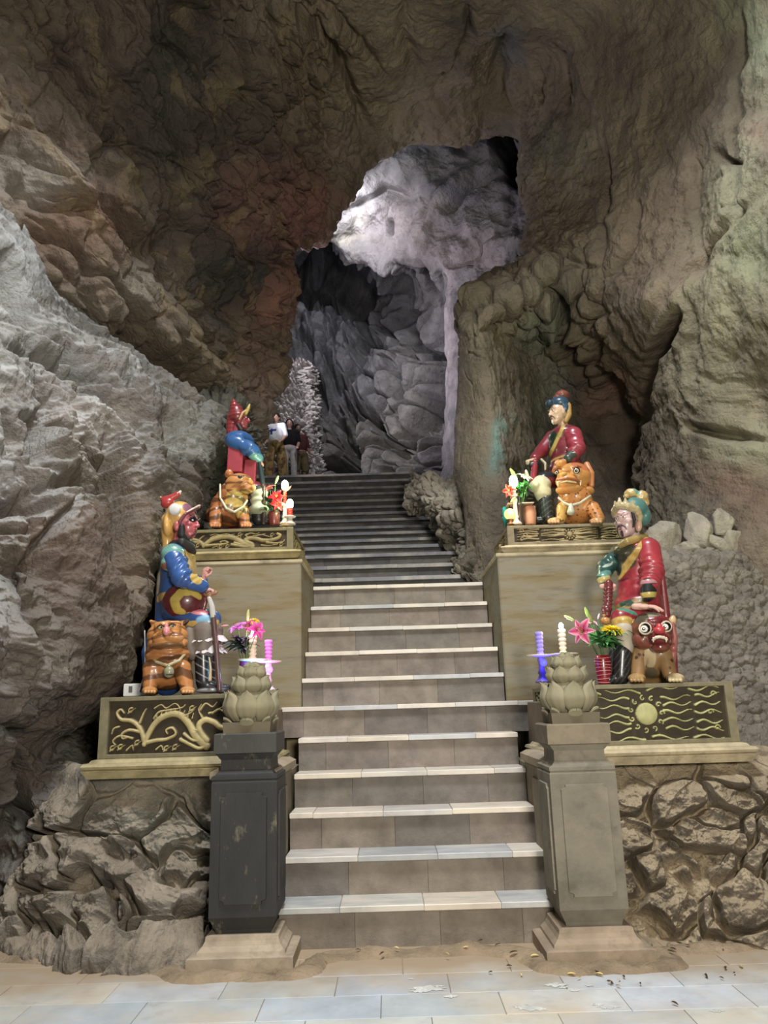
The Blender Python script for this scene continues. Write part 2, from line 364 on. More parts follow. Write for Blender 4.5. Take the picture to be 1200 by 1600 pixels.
blobs = [
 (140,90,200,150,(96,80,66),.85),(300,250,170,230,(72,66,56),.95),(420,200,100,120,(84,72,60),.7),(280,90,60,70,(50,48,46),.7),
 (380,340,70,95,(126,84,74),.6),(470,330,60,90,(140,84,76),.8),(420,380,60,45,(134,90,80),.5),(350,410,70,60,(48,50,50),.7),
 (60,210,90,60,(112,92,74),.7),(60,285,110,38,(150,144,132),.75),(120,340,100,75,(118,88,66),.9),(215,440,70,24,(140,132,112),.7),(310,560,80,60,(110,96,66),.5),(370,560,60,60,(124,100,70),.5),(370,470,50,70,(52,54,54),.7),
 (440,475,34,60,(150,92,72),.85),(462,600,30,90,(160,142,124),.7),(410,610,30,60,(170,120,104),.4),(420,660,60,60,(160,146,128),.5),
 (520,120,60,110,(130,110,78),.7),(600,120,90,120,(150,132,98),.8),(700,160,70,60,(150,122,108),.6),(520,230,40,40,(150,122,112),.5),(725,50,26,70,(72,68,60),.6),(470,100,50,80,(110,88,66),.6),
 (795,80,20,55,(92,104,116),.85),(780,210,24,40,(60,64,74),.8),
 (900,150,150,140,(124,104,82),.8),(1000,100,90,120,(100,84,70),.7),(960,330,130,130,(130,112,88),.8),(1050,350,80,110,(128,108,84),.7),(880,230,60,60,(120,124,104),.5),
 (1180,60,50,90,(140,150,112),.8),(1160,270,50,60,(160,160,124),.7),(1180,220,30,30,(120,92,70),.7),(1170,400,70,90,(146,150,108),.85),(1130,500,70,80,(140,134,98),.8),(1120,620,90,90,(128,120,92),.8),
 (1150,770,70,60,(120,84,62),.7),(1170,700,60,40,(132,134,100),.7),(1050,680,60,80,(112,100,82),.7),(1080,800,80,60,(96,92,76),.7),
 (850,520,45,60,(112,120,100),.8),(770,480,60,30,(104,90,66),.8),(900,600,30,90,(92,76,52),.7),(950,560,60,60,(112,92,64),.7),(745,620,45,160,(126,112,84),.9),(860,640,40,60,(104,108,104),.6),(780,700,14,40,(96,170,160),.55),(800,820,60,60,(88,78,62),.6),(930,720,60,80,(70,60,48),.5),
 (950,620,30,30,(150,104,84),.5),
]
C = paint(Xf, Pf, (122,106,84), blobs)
# mineral streaks and dust in the hollows of the broken left side
gr = sm(fbm(QL*1.8, 4, 51), .15, .55)*left
C = C*(1-.35*gr[:, None])+lin((150,132,96))*.35*gr[:, None]
def split(name, m0, m1, mat, kind='structure', lab=None):
    a = int(round(m0/22*(nu-1))); b = int(round(m1/22*(nu-1)))+1
    Vi = V.reshape(nu, nv, 3)[a:b].reshape(-1, 3); Ci = C.reshape(nu, nv, 3)[a:b].reshape(-1, 3)
    o = mk(name, Vi, grid_faces(b-a, nv), mat, col=Ci); tag(o, lab, None, None, kind); return o
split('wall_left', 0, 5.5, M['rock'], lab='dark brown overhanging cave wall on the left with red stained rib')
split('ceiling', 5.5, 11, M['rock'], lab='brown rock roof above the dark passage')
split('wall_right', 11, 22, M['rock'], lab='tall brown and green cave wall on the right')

# near grey boulder-like wall on the left, top light painted pale on everything that faces up
Lg = [
 [(-330,150,5.2),(-200,170,5.6),(-60,230,6.4),(10,300,7.2),(55,385,7.6),(110,455,7.9),(170,520,8.3),(240,575,8.7),(300,620,8.9),(338,650,9.0),(350,672,9.8)],
 [(-340,300,4.9),(-200,330,5.4),(-60,370,6.1),(10,420,6.7),(55,480,7.0),(110,540,7.3),(170,600,7.6),(240,645,7.9),(290,670,8.1),(328,690,8.3),(345,700,9.6)],
 [(-350,480,4.5),(-210,500,5.0),(-70,540,5.7),(0,570,6.1),(50,610,6.4),(110,650,6.7),(170,690,7.0),(225,715,7.3),(262,730,7.5),(290,745,7.8),(320,750,9.4)],
 [(-360,640,4.2),(-220,660,4.7),(-80,690,5.3),(0,700,5.8),(50,715,6.1),(110,740,6.5),(165,765,6.7),(210,790,6.9),(245,805,7.1),(268,815,7.4),(300,820,9.2)],
 [(-370,780,4.0),(-230,790,4.4),(-90,800,5.1),(0,810,5.5),(50,820,5.7),(105,840,6.0),(155,855,6.3),(200,865,6.6),(228,872,6.9),(246,880,7.2),(290,885,9.2)],
 [(-380,900,3.8),(-240,900,4.3),(-100,910,5.0),(0,915,5.4),(45,920,5.5),(95,930,5.8),(140,940,6.1),(175,950,6.4),(198,960,6.7),(212,970,7.1),(270,975,9.2)],
 [(-390,1010,3.7),(-250,1010,4.2),(-110,1020,4.9),(-10,1025,5.4),(30,1030,5.5),(70,1035,5.8),(105,1040,6.0),(130,1045,6.3),(150,1050,6.6),(164,1058,7.0),(240,1065,9.2)],
 [(-400,1120,3.6),(-260,1120,4.1),(-120,1120,4.9),(-30,1125,5.5),(0,1128,5.6),(30,1130,5.8),(52,1132,6.0),(68,1135,6.2),(80,1140,6.4),(88,1150,6.8),(200,1160,9.2)],
 [(-410,1220,3.6),(-280,1220,4.1),(-140,1220,4.9),(-50,1220,5.7),(-10,1222,5.8),(25,1225,6.0),(55,1225,6.1),(80,1222,6.1),(105,1225,6.2),(130,1228,6.6),(220,1235,9.0)],
 [(-420,1320,3.6),(-290,1320,4.1),(-150,1320,4.9),(-60,1325,6.0),(-10,1330,6.1),(30,1330,6.1),(65,1330,6.1),(95,1325,6.1),(120,1325,6.2),(150,1328,6.6),(230,1330,9.0)],
 [(-430,1420,3.5),(-300,1430,4.0),(-170,1430,4.9),(-70,1415,6.3),(-10,1412,6.35),(30,1412,6.35),(65,1412,6.35),(95,1412,6.4),(120,1412,6.4),(150,1412,6.6),(240,1412,9.0)],
]
P, X = sheet(Lg, 700, 760); nu, nv = P.shape[:2]; Nn = normals(P); Pf = P.reshape(-1, 3); Xf = X.reshape(-1, 2)
warp = np.stack([fbm(Pf*.9, 3, 141), fbm(Pf*.9, 3, 142), fbm(Pf*.9, 3, 143)], 1)
ca, sa = math.cos(.6), math.sin(.6)
Q = np.stack([(Pf[:, 0]*ca-Pf[:, 2]*sa)*.7, Pf[:, 1]*.8, (Pf[:, 0]*sa+Pf[:, 2]*ca)*1.4], 1)
f1, f2, _ = worley(Q*1.5+warp*.5, 103); g1, g2, _ = worley(Pf*4.2+warp*1.2, 104)
rough = sm(Xf[:, 1], 470, 540)*(1-.55*sm(Xf[:, 1], 800, 860)*sm(Xf[:, 0], 60, 110))*(.45+.55*sm(Xf[:, 0]+.0*Xf[:, 1], -60, 60))
disp = .24*fbm(Pf*.8, 3, 101)+.05*rough*ridged(Q*1.7, 4, 102)-.07*rough*(f1-.4)-.09*rough*np.exp(-((f2-f1)/.05)**2)*sm(fbm(Pf*1.3, 2, 107), -.1, .3)-.05*rough*sm(.45-g1, 0, .3)*sm(fbm(Pf*1.7, 2, 108), 0, .3)+.055*fbm(Pf*3, 3, 109)+.035*fbm(Pf*7, 4, 106)+.05*rough*ridged(Q*4.5, 3, 110)-.06*rough*sm(fbm(Pf*2.4*np.array([1,1,1.8]), 3, 112), .15, .5)
bul = np.exp(-(((Xf[:, 0]-100)/75)**2+((Xf[:, 1]-850)/60)**2))
disp += .22*bul
strokes = [([(60,600),(85,660),(120,680)], 8, .12), ([(170,690),(180,760),(190,860),(200,920)], 16, .5), ([(225,720),(235,770)], 22, -.2), ([(50,770),(120,760),(190,800)], 10, .16),
 ([(0,400),(40,490),(55,520)], 8, .25), ([(65,660),(72,640),(80,700)], 10, .25), ([(0,640),(30,700)], 12, .2), ([(255,640),(275,700)], 14, .2), ([(140,600),(200,650),(240,690)], 10, .2),
 ([(20,1160),(30,1260),(70,1350)], 10, .35), ([(60,1290),(110,1360),(100,1400)], 16, .3), ([(0,1130),(60,1160),(90,1190)], 14, .22), ([(0,1340),(60,1360),(120,1390)], 12, -.15), ([(180,1000),(150,1060),(100,1110)], 20, -.12),
 ([(75,640),(70,700),(105,750)], 10, -.22), ([(55,650),(50,720)], 8, .3), ([(0,545),(60,560),(150,610),(220,645)], 9, .2), ([(100,550),(170,630),(235,700)], 8, .22), ([(0,795),(35,785),(70,800)], 10, .25), ([(0,460),(50,520),(110,560)], 8, .18), ([(130,690),(160,740),(170,780)], 9, .25), ([(20,860),(40,940),(60,1010)], 12, .2), ([(95,800),(60,850),(62,900)], 9, .2), ([(90,560),(110,590)], 7, .2), ([(200,560),(250,610)], 7, .15), ([(0,700),(40,740),(60,770)], 8, .2)]
disp += carve(Xf, strokes, Pf)
V = Pf+Nn.reshape(-1, 3)*disp[:, None]
C = paint(Xf, Pf, (94,86,76), [(20,420,70,110,(166,166,160),.9),(110,580,130,70,(146,146,142),.8),(-40,650,90,120,(160,158,152),.8),(110,860,90,80,(92,72,58),.95),(140,970,90,110,(104,86,70),.95),(215,780,34,60,(108,88,66),.85),(210,880,30,60,(118,100,78),.8),(290,690,60,70,(128,130,116),.7),(30,1000,60,100,(128,120,112),.7),(120,640,80,50,(134,122,110),.6),(60,1250,120,100,(92,86,80),.8),(70,830,40,30,(120,94,74),.6)])  # pale grey blobs put the daylit slope into the colour
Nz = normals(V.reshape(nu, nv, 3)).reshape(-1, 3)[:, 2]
top_light = sm(Nz+.25*fbm(Pf*5, 3, 111)+.45*fbm(Pf*1.1, 3, 113)-.15, .0, .45)*(1-.85*sm(Xf[:, 1]+.5*(Xf[:, 0]-100), 800, 860)*sm(Xf[:, 0], 10, 60))*(1-.6*sm(Xf[:, 0], 180, 260))  # mask of upward faces, lightened below as if lit from above
C = C*(1-.55*top_light[:, None])+lin((186,186,182))*.55*top_light[:, None]
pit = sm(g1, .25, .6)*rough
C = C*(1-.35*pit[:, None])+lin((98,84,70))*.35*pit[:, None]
tag(mk('wall_left', V, grid_faces(nu, nv), M['rock'], col=C), 'grey rock wall, light painted on its tops, bulging in from the left edge', None, None, 'structure')

# dark slab and gravel bank in the cleft behind the left boulder
def simple_sheet(name, g, nu, nv, base, blobs, mat, lab, d=(.2, .1, .1), sc=1.0, strokes=(), kind='structure', seed=300, dustc=None, split_w=None):
    P, X = sheet(g, nu, nv); Nn = normals(P); Pf = P.reshape(-1, 3); Xf = X.reshape(-1, 2)
    warp = np.stack([fbm(Pf*1.1, 3, seed+1), fbm(Pf*1.1, 3, seed+2), fbm(Pf*1.1, 3, seed+3)], 1)
    f1, f2, cid = worley(Pf*1.5*sc+warp*.5, seed+4); g1, g2, _ = worley(Pf*4.5*sc+warp*.8, seed+5)
    disp = d[0]*fbm(Pf*.9*sc, 3, seed)+d[1]*(ridged(Pf*1.7*sc, 4, seed+6)*.5+(cid-.5)-1.3*np.exp(-((f2-f1)/.09)**2))+d[2]*(-g1-np.exp(-((g2-g1)/.12)**2)+.5*fbm(Pf*7*sc, 3, seed+7))
    if strokes: disp += carve(Xf, strokes, Pf)
    V = Pf+Nn.reshape(-1, 3)*disp[:, None]; C = paint(Xf, Pf, base, blobs, seed+8)
    C = C*(1+.35*(cid[:, None]-.5))
    if dustc is not None:
        Nz = normals(V.reshape(nu, nv, 3)).reshape(-1, 3)[:, 2]; w = (.6*sm(Nz, .15, .6))[:, None]; C = C*(1-w)+lin(dustc)*w
    return tag(mk(name, V, grid_faces(nu, nv), mat, col=C), lab, None, None, kind)
simple_sheet('wall_left', [[(250,640,9.6),(345,600,10),(400,640,10),(410,700,10.3)],[(230,720,9.2),(330,700,9.0),(352,725,9.0),(390,760,10.3)],[(200,800,9.0),(280,790,8.8),(330,800,8.8),(380,840,10)],[(180,880,8.8),(240,880,8.6),(300,900,8.6),(360,940,9.6)],[(150,1000,8.4),(200,1000,8.2),(270,1020,8.2),(330,1060,9)],[(80,1130,8.0),(160,1120,7.6),(230,1120,7.6),(300,1160,8.4)],[(60,1260,7.6),(150,1240,7.2),(220,1240,7.2),(300,1260,8)]], 420, 260, (96,92,78), [(330,720,40,60,(96,102,80),.8),(170,1040,80,80,(110,106,100),.8)], M['rock_rough'], 'dark rock at the back of the cleft behind the left boulder', (.15,.09,.09), 1.4)

# passage behind the stairs: violet-grey vault, pink-lit pillar of rock, broken dark back wall
Bg = [
 [(430,150,14.5),(520,150,14.5),(600,130,14.2),(690,120,13.9),(760,120,13.6),(840,120,13.2),(900,150,13)],
 [(430,230,15),(530,240,14.8),(600,220,14.6),(690,210,14.4),(755,200,14.2),(815,210,13.8),(880,240,13)],
 [(430,300,15.6),(530,310,15.4),(600,290,15.1),(690,280,14.7),(750,270,14.3),(815,290,13.7),(880,310,13)],
 [(430,360,16.4),(530,365,16.2),(600,350,15.7),(680,350,15.0),(740,345,14.4),(815,360,13.7),(880,380,13)],
 [(395,400,19.0),(520,395,17.2),(580,420,16.4),(650,430,15.6),(710,420,14.8),(770,425,14.0),(850,430,13)],
 [(395,440,20.5),(520,440,20.4),(580,455,19.6),(640,470,17.4),(690,460,15.4),(730,470,14.8),(800,480,14)],
 [(390,500,20.5),(520,500,20.4),(590,510,19.6),(650,520,17.8),(692,520,15.6),(725,520,15.0),(800,530,14.4)],
 [(380,580,20.0),(520,580,19.6),(590,580,19.0),(650,590,17.6),(692,590,15.8),(722,590,15.2),(800,590,14.6)],
 [(370,660,19.6),(520,660,19.0),(590,660,18.4),(650,660,17.2),(694,660,15.9),(720,660,15.3),(800,660,14.8)],
 [(370,730,19.4),(520,730,18.8),(590,730,18.2),(650,730,17.0),(696,730,15.9),(722,730,15.4),(800,730,15)],
 [(370,800,19.4),(520,800,18.8),(590,800,18.2),(650,800,17.0),(696,800,15.9),(722,800,15.4),(800,800,15)],
]
P, X = sheet(Bg, 760, 560); nu, nv = P.shape[:2]; Nn = normals(P); Pf = P.reshape(-1, 3); Xf = X.reshape(-1, 2)
warp = np.stack([fbm(Pf*.6, 3, 241), fbm(Pf*.6, 3, 242), fbm(Pf*.6, 3, 243)], 1)
brk = sm(Xf[:, 1]+.0*Xf[:, 0], 400, 450)*(1-sm(Xf[:, 0], 670, 695))
f1, f2, cid = worley(Pf*np.array([.85, .25, .5])+warp*.45, 203); g1, g2, gid = worley(Pf*np.array([2.4, .5, 1.7])+warp*.6, 204)
ca, sa = math.cos(-.75), math.sin(-.75)
Q = np.stack([(Pf[:, 0]*ca-Pf[:, 2]*sa)*1.3, Pf[:, 1]*.6, (Pf[:, 0]*sa+Pf[:, 2]*ca)*.5], 1)
disp = (1-brk)*(.34*fbm(Q*.6, 3, 201)+.07*ridged(Q*.9, 4, 202)+.06*fbm(Pf*3, 4, 206)-.04*g1)*(1-.8*sm(Xf[:, 0], 676, 690)*sm(Xf[:, 1], 440, 500)*(1-sm(Xf[:, 0], 722, 740)))
disp += brk*(1.0*(cid-.5)-1.0*np.exp(-((f2-f1)/.14)**2)+.16*(gid-.5)-.28*np.exp(-((g2-g1)/.10)**2)+.12*fbm(Pf*2.2, 5, 207))
strokes = [([(545,330),(600,300),(640,310)], 8, .4), ([(565,265),(590,245),(620,232)], 9, .8), ([(775,195),(790,225),(798,262)], 13, 2.2), ([(700,330),(740,290),(780,268),(820,300)], 6, .5), ([(700,415),(740,400),(770,370)], 6, .35),
 ([(612,345),(610,365)], 4, .4), ([(618,460),(630,500),(632,560),(625,620)], 9, .9), ([(672,470),(680,540),(682,640),(678,740)], 7, 1.0), ([(490,400),(520,430),(560,455)], 22, 1.6), ([(556,470),(560,560),(540,600)], 12, .8), ([(495,600),(520,640),(545,700),(530,740)], 14, .9), ([(640,560),(610,620),(570,650)], 7, .6), ([(590,690),(625,692),(640,700)], 4, .5),
 ([(640,470),(655,520),(645,600)], 14, -.4), ([(585,480),(600,540),(600,590)], 20, -.4), ([(560,290),(545,330),(540,370)], 10, -.12), ([(740,270),(690,320),(650,390)], 16, -.3)]
disp += carve(Xf, strokes, Pf)
V = Pf+Nn.reshape(-1, 3)*disp[:, None]
C = paint(Xf, Pf, (118,116,120), [(785,225,24,50,(44,44,50),.95),(580,335,26,24,(214,214,224),.95),(600,270,60,40,(106,104,106),.8),(640,360,90,60,(158,144,146),.8),(760,340,60,80,(150,144,150),.7),(545,370,24,24,(176,172,150),.6),(705,570,24,160,(206,190,196),.95),(720,300,50,30,(96,98,112),.7),(740,400,50,24,(166,150,154),.8),(560,540,90,120,(112,112,116),.9),(640,640,30,100,(150,144,140),.8),(600,700,60,60,(148,142,132),.8),(510,680,50,60,(96,92,86),.8),(500,480,40,90,(96,98,108),.9),(640,500,24,40,(134,132,134),.7),(720,640,30,60,(180,178,186),.5)], 208)  # pink-lit pillar, bright vault patch and the hole's darkness are painted in
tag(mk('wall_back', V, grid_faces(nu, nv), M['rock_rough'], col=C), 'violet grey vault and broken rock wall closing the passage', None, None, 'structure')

# pebbly pale rock beside the people, and the rocks on the right of the upper flight
simple_sheet('wall_left', [[(360,560,17.9),(470,560,18),(488,575,18.1),(494,580,19.8)],[(360,620,17.9),(465,620,18),(490,625,18.1),(498,625,19.8)],[(360,680,17.9),(470,680,18),(494,680,18.1),(500,690,19.8)],[(360,770,17.9),(470,770,18),(506,770,18.1),(514,770,19.8)]], 220, 200, (188,180,178), [(430,700,40,40,(150,140,130),.6)], M['rock_rough'], 'pale pitted rock face behind the two visitors', (.1,.10,.16), 1.9, seed=330)
simple_sheet('wall_right', [[(640,735,13.4),(655,742,12.4),(680,738,11.8),(712,745,11.2),(735,760,11)],[(632,770,13.2),(648,775,12.0),(680,770,11.0),(712,775,10.4),(740,790,10.2)],[(636,790,13),(655,800,11.9),(690,805,10.7),(718,815,9.9),(745,830,9.6)],[(650,800,12.8),(690,820,11.2),(712,835,10.2),(735,850,9.5),(770,870,9.2)],[(680,830,11.6),(706,850,10.2),(725,870,9.6),(745,885,9.1),(790,900,8.8)],[(700,890,9.8),(716,900,9.3),(735,910,9.0),(765,920,8.7),(800,940,8.4)]], 260, 260, (160,148,124), [(690,770,50,40,(206,192,164),.9),(730,850,40,50,(84,78,66),.8),(760,880,40,30,(84,76,56),.8)], M['rock_rough'], 'low pale rocks at the right edge of the upper flight', (.22,.08,.06), 1.6, seed=350)
# ------------------------------------------------------------------ floor, stairs, walls of masonry
rng = random.Random(4)
def jit(c, a=.08): k = 1+rng.uniform(-a, a); return tuple(np.clip(lin(c)*k*np.array([1+rng.uniform(-.02, .02), 1, 1+rng.uniform(-.03, .03)]), 0, 1))
fl = MB(); y = -1.0; row = 0
FT = [(178,184,186),(186,188,184),(166,174,180),(190,190,182),(172,176,176),(182,186,190)]
while y < 5.45:
    h = .31; x = -7 + (row*.37) % .62
    while x < 6:
        c = FT[rng.randrange(6)]; fl.box(x+.002, x+.618, y+.002, y+h-.002, -.04, rng.uniform(-.002, .0), jit(c, .09), bev=.002); x += .62
    y += h; row += 1
fl.box(-12, 12, -3, 9.4, -.3, -.006, lin((120, 112, 100)))
M['floor'] = surf('worn_marble_paving', rough=.5, var=.2, vscale=2.3, bump=.2, bscale=30, bdist=.004, fine=120, spec=.35, stain=[(1.3, (196, 176, 144), .47, .66, .6), (6.0, (140, 142, 144), .55, .75, .5)])
# dust swept against the foot of the walls
nt = M['floor'].node_tree; b = nt.nodes['Principled BSDF']; src = b.inputs['Base Color'].links[0].from_socket
tc = N(nt, 'ShaderNodeTexCoord'); sp = N(nt, 'ShaderNodeSeparateXYZ'); nt.links.new(tc.outputs['Object'], sp.inputs[0])
nz = N(nt, 'ShaderNodeTexNoise', Scale=3.0, Detail=6.0); nt.links.new(tc.outputs['Object'], nz.inputs['Vector'])
ad = N(nt, 'ShaderNodeMath', _operation='MULTIPLY_ADD'); nt.links.new(nz.outputs[0], ad.inputs[0]); ad.inputs[1].default_value = .7; nt.links.new(sp.outputs[1], ad.inputs[2])
mr = N(nt, 'ShaderNodeMapRange'); mr.inputs[1].default_value = 4.95; mr.inputs[2].default_value = 5.4; nt.links.new(ad.outputs[0], mr.inputs[0])
mx = N(nt, 'ShaderNodeMix', _data_type='RGBA'); nt.links.new(mr.outputs[0], mx.inputs[0]); nt.links.new(src, mx.inputs[6]); mx.inputs[7].default_value = (*lin((158, 140, 116)), 1); nt.links.new(mx.outputs[2], b.inputs['Base Color'])
tag(fl.build('floor', M['floor']), None, None, None, 'structure')
# low ridge of earth along the foot of the stairs and walls
def ridge(name, pts, w, h, lab):
    n = 160; T = np.linspace(0, len(pts)-1, n); A = catmull(np.array(pts, float), T); d = np.gradient(A, axis=0); d /= np.linalg.norm(d, axis=1)[:, None]; nn = np.stack([-d[:, 1], d[:, 0]], 1)
    S = np.linspace(-1, 1, 19); V = []
    for s in S:
        V.append(np.c_[A+nn*s*w, np.full(n, 0)])
    V = np.stack(V, 1); base = V.reshape(-1, 3).copy(); s = np.tile(S, n)
    nz = fbm(base*6, 4, 61); V = V.reshape(-1, 3); V[:, 2] = np.maximum(h*(1-s*s)*(1+.7*nz), 0)+.006*nz-.008; V[:, :2] += (fbm(base*3, 3, 62)*.05)[:, None]
    return tag(mk(name, V, grid_faces(n, 19), M['dusty'], col=np.tile(lin((150, 132, 108)), (len(V), 1))), lab, None, None, 'structure')
ridge('floor', [(-2.6,5.5),(-2.1,5.30),(-1.6,5.20),(-1.3,5.0),(-.92,4.93),(-.55,4.96),(-.45,5.22),(0,5.27),(.5,5.28),(.8,5.15),(.85,4.93),(1.2,4.88),(1.55,4.9),(1.62,5.15),(2.2,5.2),(3.2,5.2)], .11, .035, 'ridge of trodden earth along the foot of the steps and walls')

XL, XR = -.78, 1.03
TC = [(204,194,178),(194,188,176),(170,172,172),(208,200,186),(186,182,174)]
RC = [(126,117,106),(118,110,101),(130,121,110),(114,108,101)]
def step(st, n, Yn, Zt, Zb, Yback, x0, x1, thick=.038, over=.03, joint=.52, tc=TC, rc=RC, jk=0):
    tr = MB(); x = x0-.0; off = rng.uniform(.15, joint)
    xs = [x0]; x = x0+off
    while x < x1-.1: xs.append(x); x += joint+rng.uniform(-.03, .03)
    xs.append(x1)
    for a, b_ in zip(xs[:-1], xs[1:]):
        dz = rng.uniform(-.002, .002)
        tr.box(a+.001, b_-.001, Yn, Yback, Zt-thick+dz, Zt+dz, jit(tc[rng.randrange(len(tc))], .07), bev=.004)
    o1 = tr.build('tread', M['marble'], st)
    ri = MB(); off = rng.uniform(.15, joint); xs = [x0]; x = x0+off
    while x < x1-.1: xs.append(x); x += joint+rng.uniform(-.03, .03)
    xs.append(x1)
    for a, b_ in zip(xs[:-1], xs[1:]):
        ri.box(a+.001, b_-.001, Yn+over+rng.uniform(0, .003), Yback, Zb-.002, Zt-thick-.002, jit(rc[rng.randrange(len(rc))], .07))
    ri.build('riser', M['riser'], st)
st = tag(root('stone_staircase'), 'lower flight of eleven broad stone steps with pale marble treads', 'staircase')
HN = .2485
for n in range(1, 12):
    Yn = 5.37+.278*(n-1); x0, x1 = XL, XR
    if n == 6: x0, x1 = -.925, 1.235
    if n <= 5: x0, x1 = XL+.03, XR
    Yb = Yn+.278+.06 if n < 11 else 9.4
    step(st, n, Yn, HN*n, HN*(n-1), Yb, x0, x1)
st2 = tag(root('stone_staircase'), 'upper flight of narrow grey steps climbing to the dark passage', 'staircase')
ups = [(902,713,9.26),(883,706,9.83),(865,704,10.35),(853,699,11.03),(843,697,11.72),(832,692,12.35),(821,690,13.0),(810,668,13.5),(800,650,14.0),(789,645,14.5),(779,647,14.95),(769,647,15.35),(759,646,15.75),(750,645,16.1),(740,640,16.4)]
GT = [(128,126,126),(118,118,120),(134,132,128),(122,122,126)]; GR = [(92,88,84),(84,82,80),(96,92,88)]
for k, (py, pr, Y) in enumerate(ups):
    Zt = 3.0+.25*k; a, b_ = ray(pr, py); x1 = float(a*Y); Yb = ups[k+1][2]+.05 if k < 14 else 21.0
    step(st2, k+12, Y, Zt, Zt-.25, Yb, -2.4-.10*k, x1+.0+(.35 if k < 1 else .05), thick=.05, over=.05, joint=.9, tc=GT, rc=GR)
# solid masonry that carries the flights
core = MB()
for n in range(1, 11): core.box(-.70, 1.0, 5.37+.278*(n-1)+.12, 9.0, HN*(n-1)-.3, HN*n-.06, lin((110,100,88)))
for k, (py, pr, Y) in enumerate(ups[:-1]): core.box(-2.0, .2, Y+.15, 20, 3.0+.25*k-.4, 3.0+.25*k-.08, lin((110,100,88)))
tag(core.build('stair_core', M['riser']), None, None, None, 'structure')

# side walls of the lower flight, standing between the newel pillars and the altars
for sx, side, lab in ((-1, 'left', 'stone side wall of the steps behind the left pillar'), (1, 'right', 'stone side wall of the steps behind the right pillar, with sunk panel')):
    t = tag(root('stair_side_wall'), lab, 'side wall')
    w = MB(); xi = (-.775 if sx < 0 else 1.035); xo = xi+sx*.36; a, b_ = min(xi, xo), max(xi, xo)
    w.box(a, b_, 5.2, 6.74, 0, 1.03, lin((124,116,98)), bev=.006)
    w.box(min(xi+sx*.14, xi+sx*.5), max(xi+sx*.14, xi+sx*.5), 5.9, 7.06, .9, 1.48, lin((128,116,98)), bev=.006)
    w.build('wall_block', M['cement'], t)
    c = MB(); c.prism_rings([((a+b_)/2, 5.72, .18, .50, 1.03), ((a+b_)/2, 5.72, .215, .53, 1.06), ((a+b_)/2, 5.72, .215, .53, 1.10), ((a+b_)/2, 5.72, .17, .50, 1.125)], lin((150,138,116)))
    c.build('coping', M['cement'], t)
    p = MB(); xx = xi-sx*.006; p.prism_rings([(xx, 5.62, .008, .30, .30), (xx, 5.62, .008, .30, .95)], lin((132,124,106))); p.build('side_panel', M['cement'], t)

# ---- carved reliefs
def curl(cx, cy, r, a0, turns, n=18, s=1):
    return [(cx+r*(1-i/(n*1.12))*math.cos(a0+s*turns*2*math.pi*i/n), cy+r*(1-i/(n*1.12))*math.sin(a0+s*turns*2*math.pi*i/n)) for i in range(n+1)]
def seg_d(X, pts, w0, w1):
    D = np.full(len(X), -1e9); n = len(pts)-1
    for k in range(n):
        a = np.array(pts[k]); b = np.array(pts[k+1]); ab = b-a; t = np.clip(((X-a)@ab)/((ab@ab)+1e-12), 0, 1)
        d = np.linalg.norm(X-(a+t[:, None]*ab), axis=1); w = w0+(w1-w0)*((k+t)/n)
        D = np.maximum(D, 1-d/w)
    return D
def smooth_pts(pts, m=6):
    A = np.array(pts, float); return [tuple(p) for p in catmull(A, np.linspace(0, len(A)-1, (len(A)-1)*m+1))]
def relief(Wd, Hd, strokes, discs=(), res=.004, hgt=.022):
    nx, nz = int(Wd/res)+1, int(Hd/res)+1
    gx, gz = np.meshgrid(np.linspace(0, Wd, nx), np.linspace(0, Hd, nz), indexing='ij'); X = np.stack([gx.ravel(), gz.ravel()], 1)
    D = np.full(len(X), -1.0)
    for pts, w0, w1 in strokes: D = np.maximum(D, seg_d(X, pts, w0, w1))
    h = hgt*np.sqrt(np.clip(1-(1-np.clip(D, 0, 1))**2, 0, 1)); h = np.where(D > 0, h, 0)
    for cx, cz, r in discs:
        d = np.hypot(X[:, 0]-cx, X[:, 1]-cz); h = np.where(d < r, hgt*.8+.02*np.sqrt(np.clip(1-(d/r)**2, 0, 1)), h); D = np.where(d < r, .8, np.where(d < r*1.12, -.2, D)); h = np.where((d >= r) & (d < r*1.12), .0, h)
    k = sm(D, -.05, .35)
    return nx, nz, X, h, k
